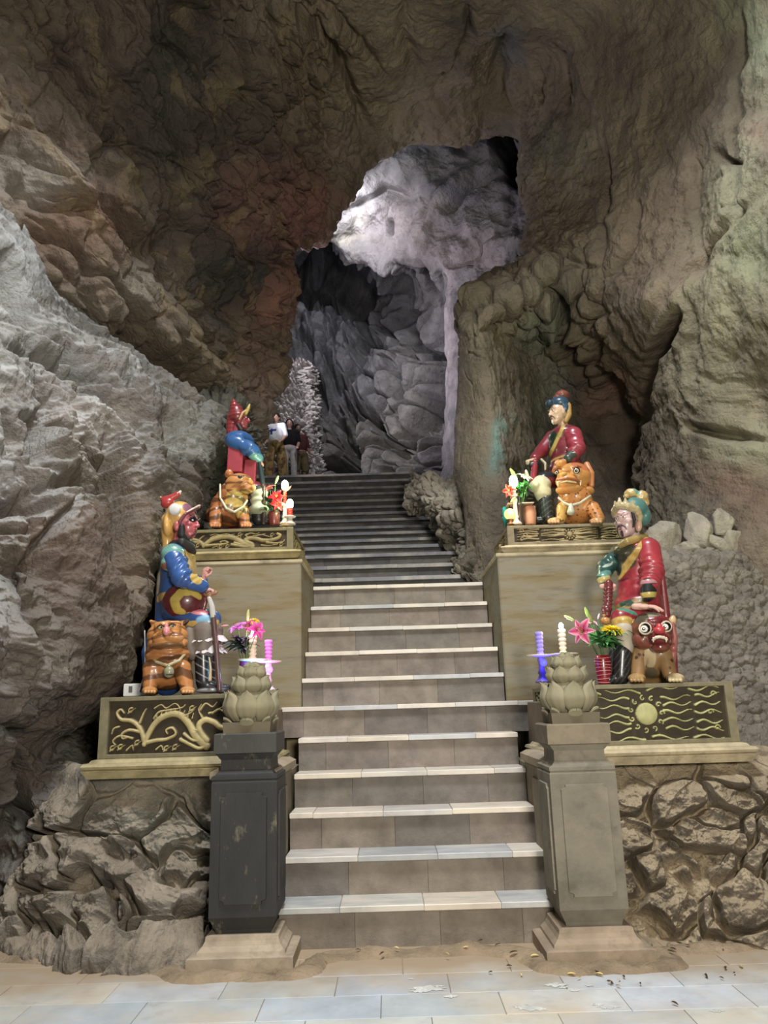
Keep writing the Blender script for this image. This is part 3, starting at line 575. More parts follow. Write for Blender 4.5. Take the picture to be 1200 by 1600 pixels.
def dragon(Wd, Hd, flip=False):
    def u(x, y): x = (x-120)/830*Wd; return (Wd-x if flip else x, (1460-y)/290*Hd)
    S = []
    def s(pts, w0, w1): S.append((smooth_pts([u(*p) for p in pts]), w0, w1))
    s([(330,1410),(345,1370),(390,1295),(450,1255),(520,1250),(580,1300),(625,1370),(690,1430)], .020, .032)
    s([(350,1400),(400,1390),(460,1385),(510,1360),(490,1325),(455,1335),(462,1355)], .016, .006)
    s([(330,1390),(300,1320),(250,1280),(190,1270),(165,1235),(185,1215),(205,1235)], .022, .006)
    s([(300,1340),(240,1330),(200,1350),(205,1375),(230,1370)], .014, .006)
    s([(260,1375),(190,1360),(150,1385),(165,1410)], .010, .005)
    s([(300,1290),(320,1240),(335,1215)], .012, .003); s([(380,1270),(410,1235),(470,1225),(540,1215),(560,1200)], .010, .004)
    s([(540,1390),(600,1420),(650,1440),(700,1425)], .016, .012); s([(560,1360),(610,1395),(670,1400)], .014, .008)
    s([(690,1400),(650,1350),(645,1310),(680,1285),(730,1300),(770,1330),(830,1330),(880,1300),(900,1250),(880,1220)], .026, .016)
    s([(650,1230),(680,1195),(720,1215),(745,1190)], .010, .004); s([(700,1250),(740,1240),(790,1210)], .010, .003); s([(660,1270),(640,1230),(655,1200)], .010, .003)
    s([(800,1370),(860,1390),(920,1370),(930,1330)], .014, .004); s([(760,1420),(820,1430),(880,1410)], .010, .004)
    s([(380,1215),(420,1195),(450,1215),(500,1190),(530,1215)], .006, .004); s([(560,1260),(600,1240),(620,1215)], .008, .003); s([(400,1440),(430,1420),(440,1445)], .007, .003); s([(230,1440),(260,1415),(270,1440)], .007, .003); s([(720,1250),(760,1230),(800,1255),(840,1290)], .010, .004); s([(600,1330),(640,1345)], .008, .004); s([(180,1310),(150,1320),(140,1350)], .008, .003)
    for q in range(9): s([(395+q*26,1262-18*math.sin(q*.5)),(402+q*26,1238-20*math.sin(q*.45))], .006, .002)
    for (cx, cy) in ((150,1430),(195,1425),(460,1440),(510,1435),(290,1405),(910,1430),(840,1250),(600,1225),(245,1225)):
        p = u(cx, cy); S.append((curl(p[0], p[1], .022, 1.2, .9), .007, .003)); S.append(([(p[0]-.02, p[1]-.015), (p[0]+.03, p[1]+.018)], .006, .002))
    return S, ()
def sun(Wd, Hd, flip=False):
    S = []; cx, cz, r = Wd*.5, Hd*.5, Hd*.215
    for side in (-1, 1):
        for i in range(7):
            z0 = Hd*(.06+.88*i/6); inner = r*1.5 if abs(z0-cz) < r*1.5 else .02
            L0 = cx+side*inner; L1 = Wd*.97 if side > 0 else Wd*.03
            for (a, b_) in ((0, .5), (.55, 1)):
                xa = L0+(L1-L0)*a+side*rng.uniform(0, .02); xb = L0+(L1-L0)*b_
                n = 14; ph = rng.uniform(0, 6); zz = z0+rng.uniform(-.012, .012)
                S.append(([(xa+(xb-xa)*k/n, zz+Hd*.035*math.sin(ph+k/n*7.5)+(zz-cz)*.1*k/n) for k in range(n+1)], .010, .003))
    for k in range(11):
        th = 2*math.pi*k/11; S.append((curl(cx+r*1.42*math.cos(th), cz+r*1.42*math.sin(th), r*.26, th, .9), .007, .004))
    for (px, pz) in ((.93, .2), (.93, .85), (.07, .2), (.07, .85), (.9, .5), (.1, .5)): S.append((curl(Wd*px, Hd*pz, .022, 0, 1.1), .006, .003))
    return S, ((cx, cz, r),)
M['gilt_cement'] = surf('gold_washed_cement', rough=.6, var=.3, vscale=7, bump=.3, bscale=30, bdist=.006, fine=130, spec=.35, stain=[(9, (66, 54, 30), .56, .72, .5)])
def plinth(lab, x0, x1, y0, y1, z0, z1, motif, frame, ground, hi, mould, side=None, mh=.13):
    t = root('carved_altar_plinth', ((x0+x1)/2, y0, z0)); tag(t, lab, 'plinth', None); off = ((x0+x1)/2, y0, z0)
    zb = z0+mh; fw = .062; ft = .030; d = .028
    m = MB(); cx, cy, hx, hy = (x0+x1)/2, (y0+y1)/2, (x1-x0)/2, (y1-y0)/2
    m.prism_rings([(cx, cy, hx+.045, hy+.045, z0), (cx, cy, hx+.085, hy+.085, z0+mh*.42), (cx, cy, hx+.06, hy+.06, z0+mh*.44), (cx, cy, hx+.075, hy+.075, z0+mh*.52), (cx, cy, hx+.085, hy+.085, z0+mh*.64), (cx, cy, hx+.075, hy+.075, z0+mh*.78), (cx, cy, hx+.045, hy+.045, z0+mh*.82), (cx, cy, hx+.03, hy+.03, z0+mh*.96), (cx, cy, hx, hy, z0+mh)], lin(mould))
    m.build('moulding', M['gilt_cement'], t, off=off)
    bd = MB(); bd.box(x0+d+.012, x1-d-.012, y0+d+.012, y1-.002, zb, z1-.014, lin(frame))
    bd.box(x0, x0+fw, y0, y0+.07, zb, z1, lin(frame), bev=.004); bd.box(x1-fw, x1, y0, y0+.07, zb, z1, lin(frame), bev=.004)
    bd.box(x0+fw, x1-fw, y0+.002, y0+.05, zb, zb+ft, lin(frame), bev=.004); bd.box(x0+fw, x1-fw, y0+.002, y0+.05, z1-ft, z1, lin(frame), bev=.004)
    bd.box(x0+.012, x1-.012, y0+.03, y1-.004, z1-.02, z1-.003, lin(frame))
    for xx in (x0, x1-.07): bd.box(xx, xx+.07, y1-.07, y1, zb, z1, lin(frame)); 
    for xx in (x0+.002, x1-.03): bd.box(xx, xx+.028, y0+.068, y1-.068, zb, zb+ft, lin(frame)); bd.box(xx, xx+.028, y0+.068, y1-.068, z1-ft, z1-.001, lin(frame))
    bd.build('plinth_body', M['gilt_cement'], t, off=off)
    Wd, Hd = x1-x0-2*fw, z1-zb-2*ft
    S, dd = motif(Wd, Hd); nx, nz, X, h, k = relief(Wd, Hd, S, dd)
    V = np.stack([x0+fw+X[:, 0], y0+d-h, zb+ft+X[:, 1]], 1); C = lin(ground)*.75*(1-k[:, None])+lin(hi)*1.15*k[:, None]
    mk('relief_panel', V-np.array(off), grid_faces(nx, nz), M['gilt_cement'], t, C)
    if side:
        sx = x1 if side > 0 else x0; Wd = y1-y0-.14; S, dd = motif(Wd, Hd); nx, nz, X, h, k = relief(Wd, Hd, S, dd)
        V = np.stack([sx-side*(d-h), y0+.07+X[:, 0], zb+ft+X[:, 1]], 1); C = lin(ground)*.75*(1-k[:, None])+lin(hi)*1.15*k[:, None]
        mk('relief_panel', V-np.array(off), grid_faces(nx, nz, True), M['gilt_cement'], t, C)
    return t
plinth('carved plinth with dragon relief under the blue-robed guardian at the lower left', -2.08, -.93, 5.68, 6.62, 1.045, 1.60, dragon, (112,105,80), (58,47,26), (160,146,104), (156,144,108), 1)
plinth('carved plinth with sun disc and flames under the red-robed guardian at the lower right', 1.20, 2.47, 5.68, 6.62, 1.035, 1.585, sun, (118,110,84), (62,50,28), (156,154,106), (172,158,128), -1)
plinth('narrow plinth with dragon relief on the tall left pedestal', -2.05, -.865, 7.10, 8.15, 2.845, 3.15, dragon, (120,110,78), (62,50,28), (140,126,84), (160,146,104), 1, .09)
plinth('narrow plinth with sun disc relief on the tall right pedestal', 1.16, 2.34, 7.10, 8.15, 2.82, 3.10, sun, (130,118,92), (62,50,32), (150,134,98), (168,154,124), -1, .09)
M['plaster'] = surf('stained_plaster', rough=.7, var=.18, vscale=2.2, bump=.25, bscale=12, bdist=.008, fine=80, spec=.3, stain=[(2.2, (112, 96, 58), .44, .60, .75), (5.0, (84, 70, 40), .55, .72, .6)], aniso=(.5, 1, 3.2))
for (xa, xb, col, lab) in ((-2.13, -.785, (134,126,104), 'tall plastered pedestal with brown streaks beside the steps on the left'), (1.04, 2.42, (132,126,108), 'tall plastered pedestal beside the steps on the right')):
    t = tag(root('altar_pedestal', ((xa+xb)/2, 7.04, 0)), lab, 'pedestal'); off = ((xa+xb)/2, 7.04, 0)
    m = MB(); m.prism_rings([((xa+xb)/2, 7.64, (xb-xa)/2, .60, .9), ((xa+xb)/2, 7.64, (xb-xa)/2, .60, 2.79)], lin(col), ch=.012); m.build('pedestal_body', M['plaster'], t, off=off)
    m = MB(); m.prism_rings([((xa+xb)/2, 7.64, (xb-xa)/2+.0, .60, 2.79), ((xa+xb)/2, 7.64, (xb-xa)/2+.012, .612, 2.80), ((xa+xb)/2, 7.64, (xb-xa)/2+.012, .612, 2.825), ((xa+xb)/2, 7.64, (xb-xa)/2-.03, .57, 2.835)], lin((170,158,128))); m.build('cap_slab', M['cement'], t, off=off)

# ---- newel pillars with lotus buds
M['lotus'] = surf('green_grey_cast_stone', color=(238, 230, 232), rough=.85, var=.12, vscale=6, bump=.2, bscale=40, bdist=.004, fine=140, spec=.15)
M['dark_stone'] = surf('black_weathered_stone', rough=.62, var=.25, vscale=4, bump=.3, bscale=25, bdist=.006, fine=120, spec=.35, stain=[(11, (120, 110, 90), .60, .70, .7)], aniso=(1, 1, .5))
def petal_mesh(mb, a, r0, z0, h, wdt, bulge, lip, c, nu=11, nv=13, grooves=9, thick=.008):
    """one lotus petal of a ring: broad at the foot, pointed lip turned outwards"""
    V = []; 
    for side in (0, 1):
        for i in range(nu):
            v = i/(nu-1)
            for j in range(nv):
                s = 2*j/(nv-1)-1
                half = wdt*(math.sin(math.pi*min(.5, .2+v*.6))**.8)*max(0., 1-(max(0, (v-.40)/.60))**3)**.62
                ang = a+s*half
                rr = r0+bulge*math.sin(math.pi*min(1, v*.98+.04))+lip*max(0, (v-.62)/.38)**1.6*(1-.3*s*s)-.012*s*s+.0028*math.cos(s*grooves*math.pi)*(1-v*.6)
                rr -= thick*side*1.4; zz = z0+h*v-(.10*h*s*s*v)
                V.append((rr*math.cos(ang), rr*math.sin(ang), zz))
    Fs = []; n = nu*nv
    for i in range(nu-1):
        for j in range(nv-1):
            a0 = i*nv+j; Fs.append((a0, a0+1, a0+nv+1, a0+nv)); Fs.append((n+a0, n+a0+nv, n+a0+nv+1, n+a0+1))
    for i in range(nu-1):
        Fs.append((i*nv, (i+1)*nv, n+(i+1)*nv, n+i*nv)); Fs.append((i*nv+nv-1, n+i*nv+nv-1, n+(i+1)*nv+nv-1, (i+1)*nv+nv-1))
    for j in range(nv-1):
        q = (nu-1)*nv+j; Fs.append((q, q+1, n+q+1, n+q))
    mb.add(V, Fs, c)
def pillar(cx, cy, lab, body, basec, mat, capc):
    t = tag(root('stone_newel_pillar', (cx, cy, 0)), lab, 'pillar')
    b = MB()
    b.prism_rings([(0, 0, .315, .285, 0), (0, 0, .315, .285, .075), (0, 0, .30, .27, .082), (0, 0, .265, .25, .084), (0, 0, .262, .245, .10), (0, 0, .235, .22, .125), (0, 0, .222, .21, .15), (0, 0, .218, .205, .175), (0, 0, .19, .18, .18)], lin(basec)); b.build('base', M['cement'], t)
    s = MB()
    s.prism_rings([(0, 0, .165, .165, .17), (0, 0, .170, .170, .20), (0, 0, .205, .205, .275), (0, 0, .205, .205, .30), (0, 0, .205, .205, 1.045), (0, 0, .198, .198, 1.06), (0, 0, .204, .204, 1.065), (0, 0, .204, .204, 1.085), (0, 0, .180, .180, 1.095), (0, 0, .160, .160, 1.12), (0, 0, .158, .158, 1.18), (0, 0, .185, .185, 1.215)], lin(body))
    s.build('shaft', mat, t)
    for ang in (0, 1, 2, 3):
        p = MB(); w, z0, z1, k = .145, .345, .985, .028
        out = [(-w+k, z0), (w-k, z0), (w-k, z0+k*.6), (w, z0+k), (w, z1-k), (w-k, z1-k*.6), (w-k, z1), (-w+k, z1), (-w+k, z1-k*.6), (-w, z1-k), (-w, z0+k), (-w+k, z0+k*.6)]
        V = [(x, -.204, z) for x, z in out]+[(x*.975, -.216, .665+(z-.665)*.988) for x, z in out]; n = len(out)
        V = [Matrix.Rotation(ang*math.pi/2, 3, 'Z') @ Vector(v) for v in V]
        p.add(V, [tuple(range(n, 2*n))]+[(i, (i+1) % n, n+(i+1) % n, n+i) for i in range(n)], np.array(lin(body))*1.1); p.build('raised_panel', mat, t)
    c = MB(); c.prism_rings([(0, 0, .182, .182, 1.215), (0, 0, .198, .198, 1.222), (0, 0, .198, .198, 1.335), (0, 0, .19, .19, 1.343)], lin(capc)); c.build('capital', mat if mat is M['dark_stone'] else M['cement'], t)
    c = MB(); c.prism_rings([(0, 0, .150, .150, 1.343), (0, 0, .155, .155, 1.41)], lin((112,108,88)))
    # upturned leaves under the bud
    lc = lin((140,138,112))
    for k in range(8):
        a = k*math.pi/4+ (0 if k % 2 else 0); corner = k % 2 == 1
        r = .215 if corner else .185; w = .20 if corner else .30
        V = []
        for i in range(6):
            v = i/5
            for j in range(7):
                s_ = 2*j/6-1; hw = w*(1-v**1.8)+.005; rr = .14+(r-.14)*v**.7; zz = 1.385+.05*math.sin(v*1.8)+.012*v*v*(1 if corner else 0)
                V.append((rr*math.cos(a+s_*hw*2.2*.5), rr*math.sin(a+s_*hw*2.2*.5), zz)); 
        V2 = [(x, y, z-.014) for x, y, z in V]; n = len(V)
        Fs = []
        for i in range(5):
            for j in range(6):
                q = i*7+j; Fs += [(q, q+7, q+8, q+1), (n+q, n+q+1, n+q+8, n+q+7)]
            Fs += [(i*7, n+i*7, n+i*7+7, i*7+7), (i*7+6, i*7+13, n+i*7+13, n+i*7+6)]
        c.add(V+V2, Fs, lc)
    c.build('leaf_collar', M['lotus'], t)
    L = root('lotus_bud', (0, 0, 0)); L.parent = t
    core = MB(); core.lathe([(.11, 1.40), (.13, 1.44), (.15, 1.50), (.13, 1.57), (.10, 1.60), (.105, 1.64), (.09, 1.69), (.075, 1.72), (.06, 1.76), (.01, 1.785)], 40, c=lin((140,138,112))); core.build('bud_core', M['lotus'], L, smooth=True)
    for (r0_, z0, h, w, bul, lip, nn, ph, cc) in ((.125, 1.415, .20, .46, .066, .062, 8, 0, (146,144,116)), (.085, 1.585, .125, .52, .055, .048, 7, .3, (144,142,114)), (.06, 1.675, .10, .60, .045, .034, 6, .1, (142,140,112)), (.022, 1.735, .065, .80, .038, .004, 5, .4, (140,138,110))):
        for k in range(nn):
            p = MB(); petal_mesh(p, -math.pi/2+ph+k*2*math.pi/nn, r0_, z0, h, w, bul, lip, jit(cc, .05)); p.build('petal', M['lotus'], L, smooth=True)
    return t
pillar(-.925, 5.275, 'black weathered stone pillar with lotus bud at the foot of the steps, left', (44,43,41), (158,144,124), M['dark_stone'], (60,58,54))
pillar(1.18, 5.215, 'grey brown stone pillar with lotus bud at the foot of the steps, right', (118,112,98), (146,130,110), M['cement'], (122,112,94))

# ---- rubble masonry under the altars
def masonry(name, g, nu, nv, base, blobs, lab, seed, sc, dustc, strokes=(), a=(.10, .16, .05), flat=1.0):
    P, X = sheet(g, nu, nv); Nn = normals(P); Pf = P.reshape(-1, 3); Xf = X.reshape(-1, 2)
    warp = np.stack([fbm(Pf*1.6, 3, seed+1), fbm(Pf*1.6, 3, seed+2), fbm(Pf*1.6, 3, seed+3)], 1)
    Q = Pf*np.array([1, .4, 1.35])*sc+warp*.6; f1, f2, cid = worley(Q, seed+4, .9); g1, g2, gid = worley(Pf*sc*3.1+warp, seed+5)
    edge = sm(f2-f1, .015, .13); tilt = np.sin(cid*40)*((Q[:, 0]+Q[:, 2]*np.cos(cid*23))-np.floor(Q[:, 0]+Q[:, 2]*np.cos(cid*23))-.5)
    disp = a[0]*fbm(Pf*.9, 3, seed)+a[1]*(edge*(.35+.9*cid)+.35*edge*tilt)+a[2]*(ridged(Pf*4*sc/2, 4, seed+6)*.4-g1)+.012*fbm(Pf*16, 3, seed+7)
    disp += carve(Xf, strokes, Pf); disp = disp*(1-.8*sm(Pf[:, 2], .78, 1.0))
    V = Pf+Nn.reshape(-1, 3)*disp[:, None]
    C = paint(Xf, Pf, base, blobs, seed+8)*(1+.45*(cid[:, None]-.5)); mort = (1-edge)[:, None]*.6; C = C*(1-mort)+lin(dustc)*mort
    Nz = normals(V.reshape(nu, nv, 3)).reshape(-1, 3)[:, 2]; w = (.75*sm(Nz+.15*fbm(Pf*5, 2, seed+12), .0, .7))[:, None]; C = C*(1-w)+lin(dustc)*w
    return tag(mk(name, V, grid_faces(nu, nv), M['dusty'], col=C), lab, None, None, 'structure')
masonry('wall_right', [[(860,1185,6.3),(960,1183,6.1),(1080,1180,6.1),(1180,1178,6.1),(1260,1150,6.2),(1400,1120,6.2)],[(870,1192,5.9),(965,1190,5.85),(1080,1188,5.85),(1180,1186,5.85),(1260,1180,5.9),(1400,1175,5.9)],[(880,1280,5.75),(970,1280,5.72),(1080,1280,5.70),(1180,1280,5.68),(1270,1275,5.66),(1420,1270,5.6)],[(890,1380,5.62),(975,1380,5.58),(1080,1378,5.54),(1180,1376,5.48),(1280,1375,5.45),(1440,1370,5.4)],[(895,1490,5.45),(985,1488,5.42),(1090,1484,5.36),(1190,1482,5.30),(1290,1480,5.28),(1450,1475,5.25)],[(895,1540,5.4),(985,1538,5.38),(1090,1534,5.34),(1190,1532,5.28),(1290,1530,5.25),(1450,1525,5.2)]], 560, 760, (110,98,80), [(1180,1400,60,60,(128,114,94),.5)], 'rubble stone wall under the altar at the lower right', 400, 3.1, (168,152,124), a=(.08,.21,.07))
masonry('wall_left', [[(90,1190,6.6),(140,1200,6.1),(200,1200,6.0),(280,1196,6.0),(350,1192,6.0),(420,1190,6.2)],[(92,1210,6.2),(140,1212,5.86),(200,1212,5.84),(280,1208,5.84),(350,1204,5.84),(420,1200,5.9)],[(80,1290,6.1),(110,1290,5.85),(190,1295,5.78),(270,1300,5.76),(340,1300,5.78),(420,1300,5.9)],[(40,1370,6.0),(90,1375,5.74),(180,1385,5.6),(260,1390,5.56),(330,1395,5.7),(410,1400,5.8)],[(-20,1440,5.95),(40,1445,5.72),(150,1450,5.45),(240,1460,5.40),(315,1462,5.6),(400,1465,5.75)],[(-50,1480,5.75),(20,1490,5.5),(130,1500,5.32),(240,1504,5.25),(315,1500,5.4),(400,1500,5.5)],[(-50,1530,5.6),(20,1540,5.45),(130,1550,5.3),(240,1554,5.22),(315,1550,5.35),(400,1550,5.45)]], 560, 700, (112,104,92), [(240,1240,100,40,(132,134,112),.7),(250,1300,60,30,(110,116,100),.6)], 'rough boulders and mortar under the altar at the lower left', 430, 2.3, (150,138,120), a=(.12,.18,.07), strokes=[([(180,1330),(200,1350),(215,1320)],12,.15),([(140,1380),(160,1390),(175,1370)],12,.15),([(170,1470),(180,1440),(185,1400)],10,.18),([(80,1430),(70,1460)],10,.12)])
# gravelly concrete bank behind the lower right altar
def bank():
    g = [[(990,852,7.7),(1040,850,7.6),(1100,850,7.5),(1150,852,7.5),(1170,865,7.6),(1185,900,7.9)],[(985,875,7.3),(1038,870,7.2),(1100,872,7.15),(1155,875,7.2),(1178,885,7.3),(1195,900,7.8)],[(980,960,7.2),(1040,960,7.05),(1110,960,7.0),(1170,960,7.0),(1215,960,7.1),(1240,965,7.6)],[(985,1060,7.0),(1050,1060,6.9),(1120,1060,6.85),(1185,1060,6.85),(1240,1060,6.9),(1290,1060,7.3)],[(1000,1130,6.8),(1070,1130,6.75),(1140,1130,6.7),(1200,1130,6.65),(1260,1130,6.6),(1330,1130,7.0)],[(1020,1200,6.6),(1090,1200,6.5),(1160,1200,6.4),(1220,1190,6.3),(1290,1180,6.2),(1370,1180,6.6)]]
    P, X = sheet(g, 620, 520); nu, nv = P.shape[:2]; Nn = normals(P); Pf = P.reshape(-1, 3)
    w = np.stack([fbm(Pf*3, 2, 461), fbm(Pf*3, 2, 462), fbm(Pf*3, 2, 463)], 1)
    f1, f2, cid = worley(Pf*13+w*.4, 464, 1.0); h1, h2, _ = worley(Pf*26, 465)
    disp = .06*fbm(Pf*1.5, 3, 466)+.05*np.sqrt(np.clip(1-f1*f1*1.6, 0, 1))*(.5+.7*cid)-.012*h1+.008*fbm(Pf*30, 2, 467)
    V = Pf+Nn.reshape(-1, 3)*disp[:, None]; C = np.tile(lin((122,114,104)), (len(V), 1))*(1+.35*(cid[:, None]-.5))
    tag(mk('wall_right', V, grid_faces(nu, nv), M['dusty'], col=C), 'bank of gravelly concrete behind the lower right guardian', None, None, 'structure')
bank()
def rock_chunk(name, loc, s, seed, col, lab, group=None, rot=0):
    n = 28; th = np.linspace(0, np.pi, n); ph = np.linspace(0, 2*np.pi, 2*n)
    T, Ph = np.meshgrid(th, ph, indexing='ij'); D = np.stack([np.sin(T)*np.cos(Ph), np.sin(T)*np.sin(Ph), np.cos(T)], -1).reshape(-1, 3)
    r = np.random.RandomState(seed); R = np.full(len(D), 9.)
    for k in range(11):
        v = r.normal(size=3); v /= np.linalg.norm(v); dd = r.uniform(.55, .85); c = D@v; R = np.where(c > .05, np.minimum(R, dd/np.maximum(c, .05)), R)
    R = np.minimum(R, 1.15)*(1+.05*fbm(D*3+seed, 3, seed)); V = D*R[:, None]*np.array(s)
    c, s_ = math.cos(rot), math.sin(rot); V = V@np.array([[c, 0, -s_], [0, 1, 0], [s_, 0, c]])
    o = mk(name, V, grid_faces(n, 2*n), M['dusty'], col=np.tile(lin(col), (len(V), 1))*(1+.1*fbm(V*8, 3, seed)[:, None])); o.location = loc
    return tag(o, lab, 'rock', group)
for px, py, w, h, rt, lab in ((1032,842,26,34,.5,'pale pointed rock at the left end of the gravel bank top'),(1090,836,20,32,-.4,'upright pale rock on the gravel bank, second from its left'),(1078,860,34,18,.1,'low flat pale rock in front of the upright one on the gravel bank'),(1128,818,20,26,.3,'highest pale rock on top of the gravel bank'),(1118,852,26,22,.8,'blocky pale rock under the highest rock of the gravel bank'),(1148,846,22,24,-.2,'rightmost pale rock on the gravel bank')):
    p = at(px, py, 7.42); rock_chunk('loose_rock', p, (w/1200*8.2, .16, h/1200*8.2), px, (150,142,128), lab, None, rt)
# ------------------------------------------------------------------ modelling of rounded, moulded forms (distance fields turned into one closed mesh)
def d_cap(p, a, b, ra, rb):
    a = np.array(a, float); b = np.array(b, float); ab = b-a; t = np.clip(((p-a)@ab)/((ab@ab)+1e-12), 0, 1)
    return np.linalg.norm(p-a-t[:, None]*ab, axis=1)-(ra+(rb-ra)*t)
def d_ell(p, c, r, R=None):
    q = p-np.array(c, float)
    if R is not None: q = q@np.array(R).T
    r = np.array(r, float); k0 = np.linalg.norm(q/r, axis=1); k1 = np.linalg.norm(q/(r*r), axis=1)
    return k0*(k0-1)/np.maximum(k1, 1e-9)
def d_box(p, c, h, R=None, rd=.01):
    q = p-np.array(c, float)
    if R is not None: q = q@np.array(R).T
    q = np.abs(q)-(np.array(h, float)-rd)
    return np.linalg.norm(np.maximum(q, 0), axis=1)+np.minimum(q.max(1), 0)-rd
def d_path(p, pts, rs):
    d = None
    for i in range(len(pts)-1):
        e = d_cap(p, pts[i], pts[i+1], rs[i], rs[i+1]); d = e if d is None else np.minimum(d, e)
    return d
def ev(p, pr):
    k = pr[0]
    if k == 'cap': return d_cap(p, *pr[1:5])
    if k == 'ell': return d_ell(p, *pr[1:])
    if k == 'box': return d_box(p, *pr[1:])
    if k == 'path': return d_path(p, pr[1], pr[2])
def field(p, prims, k):
    d = None
    for pr in prims:
        if pr[0] == 'sub':
            e = -ev(p, pr[1]); kk = pr[2] if len(pr) > 2 else k*.5; h = np.clip(.5+.5*(e-d)/kk, 0, 1); d = d*(1-h)+e*h+kk*h*(1-h); continue
        if pr[0] == 'fold':   # cloth folds round a limb: ('fold', a, b, radius of effect, depth, count)
            a = np.array(pr[1], float); b = np.array(pr[2], float); ab = b-a; t = ((p-a)@ab)/(ab@ab); w = np.exp(-(np.linalg.norm(p-a-np.clip(t, 0, 1)[:, None]*ab, axis=1)/pr[3])**4)*np.clip(1.5-np.abs(t-.5)*2.2, 0, 1)
            d = d+pr[4]*w*np.sin(t*pr[5]*2*math.pi+3*gnoise(p*9, 3)+p[:, 1]*14); continue
        if pr[0] == 'rough': d = d+pr[1]*fbm(p*pr[2], 3, 8); continue
        e = ev(p, pr)
        if d is None: d = e; continue
        kk = k; h = np.clip(.5+.5*(d-e)/kk, 0, 1); d = d*(1-h)+e*h-kk*h*(1-h)
    return d
def bounds(prims):
    lo = np.full(3, 1e9); hi = -lo
    for pr in prims:
        if pr[0] in ('sub', 'fold', 'rough'): continue
        if pr[0] == 'cap': L = [(pr[1], pr[3]), (pr[2], pr[4])]
        elif pr[0] == 'path': L = list(zip(pr[1], pr[2]))
        else: L = [(pr[1], max(pr[2])*1.0)]
        for c, r in L: lo = np.minimum(lo, np.array(c, float)-r); hi = np.maximum(hi, np.array(c, float)+r)
    return lo, hi
def blob(name, prims, mat, parent=None, res=.007, k=.02, col=(200, 200, 200), paint=(), fn=None, off=(0, 0, 0)):
    lo, hi = bounds(prims); lo = lo-res*3-k*.3; hi = hi+res*3+k*.3
    n = np.maximum(((hi-lo)/res).astype(int)+2, 4)
    tot = int(n.prod())
    if tot > 1600000: f = (tot/1600000)**(1/3); res *= f; n = np.maximum(((hi-lo)/res).astype(int)+2, 4)
    ax = [lo[i]+res*np.arange(n[i]) for i in range(3)]
    gx, gy, gz = np.meshgrid(*ax, indexing='ij'); p = np.stack([gx.ravel(), gy.ravel(), gz.ravel()], 1)
    D = field(p, prims, k).reshape(n)
    S = D < 0
    # surface nets
    cell = np.zeros(n-1, np.int16)
    for dx in (0, 1):
        for dy in (0, 1):
            for dz in (0, 1): cell += S[dx:n[0]-1+dx, dy:n[1]-1+dy, dz:n[2]-1+dz]
    act = (cell > 0) & (cell < 8); I = np.argwhere(act)
    idx = -np.ones(n-1, np.int64); idx[act] = np.arange(len(I))
    acc = np.zeros((len(I), 3)); cnt = np.zeros(len(I))
    for a in ((0, 0, 0), (1, 0, 0), (0, 1, 0), (0, 0, 1), (1, 1, 0), (1, 0, 1), (0, 1, 1), (1, 1, 1)):
        for d in range(3):
            if a[d]: continue
            b = list(a); b[d] = 1
            A = D[I[:, 0]+a[0], I[:, 1]+a[1], I[:, 2]+a[2]]; B = D[I[:, 0]+b[0], I[:, 1]+b[1], I[:, 2]+b[2]]
            m = (A < 0) != (B < 0); t = np.where(m, A/np.where(np.abs(A-B) < 1e-12, 1, A-B), 0)
            pt = np.array(a, float)+np.outer(t, np.eye(3)[d]); acc += pt*m[:, None]; cnt += m
    V = lo+(I+acc/cnt[:, None])*res
    Q = []
    for d in range(3):
        e1, e2 = [(1, 2), (2, 0), (0, 1)][d]
        sl0 = [slice(None)]*3; sl1 = [slice(None)]*3; sl0[d] = slice(0, n[d]-1); sl1[d] = slice(1, n[d])
        A = S[tuple(sl0)]; B = S[tuple(sl1)]; ch = np.argwhere(A != B); ch = ch[(ch[:, e1] > 0) & (ch[:, e2] > 0) & (ch[:, e1] < n[e1]-1) & (ch[:, e2] < n[e2]-1)]
        sgn = A[ch[:, 0], ch[:, 1], ch[:, 2]]
        def g(o1, o2):
            c = ch.copy(); c[:, e1] -= o1; c[:, e2] -= o2; return idx[c[:, 0], c[:, 1], c[:, 2]]
        q = np.stack([g(1, 1), g(0, 1), g(0, 0), g(1, 0)], 1); q[~sgn] = q[~sgn][:, ::-1]; Q.append(q)
    Q = np.concatenate(Q)
    C = np.tile(lin(col), (len(V), 1))
    for pr, c in paint:
        e = ev(V, pr); w = sm(-e, -res*.4, res*.4)[:, None]; C = C*(1-w)+lin(c)*w
    if fn is not None: C = fn(V, C)
    lum = C@np.array([.3, .55, .15]); C = (C*.82+lum[:, None]*.18)*.88
    return mk(name, V-np.array(off), Q, mat, parent, C)
M['glaze'] = surf('painted_glazed_figure', rough=.36, var=.22, vscale=9, bump=.2, bscale=18, bdist=.006, fine=70, spec=.45, coat=.22, stain=[(12, (60, 44, 34), .60, .76, .4)])
M['matte_paint'] = surf('painted_plaster_figure', rough=.55, var=.14, vscale=9, bump=.15, bscale=26, bdist=.005, fine=90, spec=.35)
M['gloss'] = surf('gloss_eye', rough=.12, var=.02, bump=0, spec=.6, coat=.5)

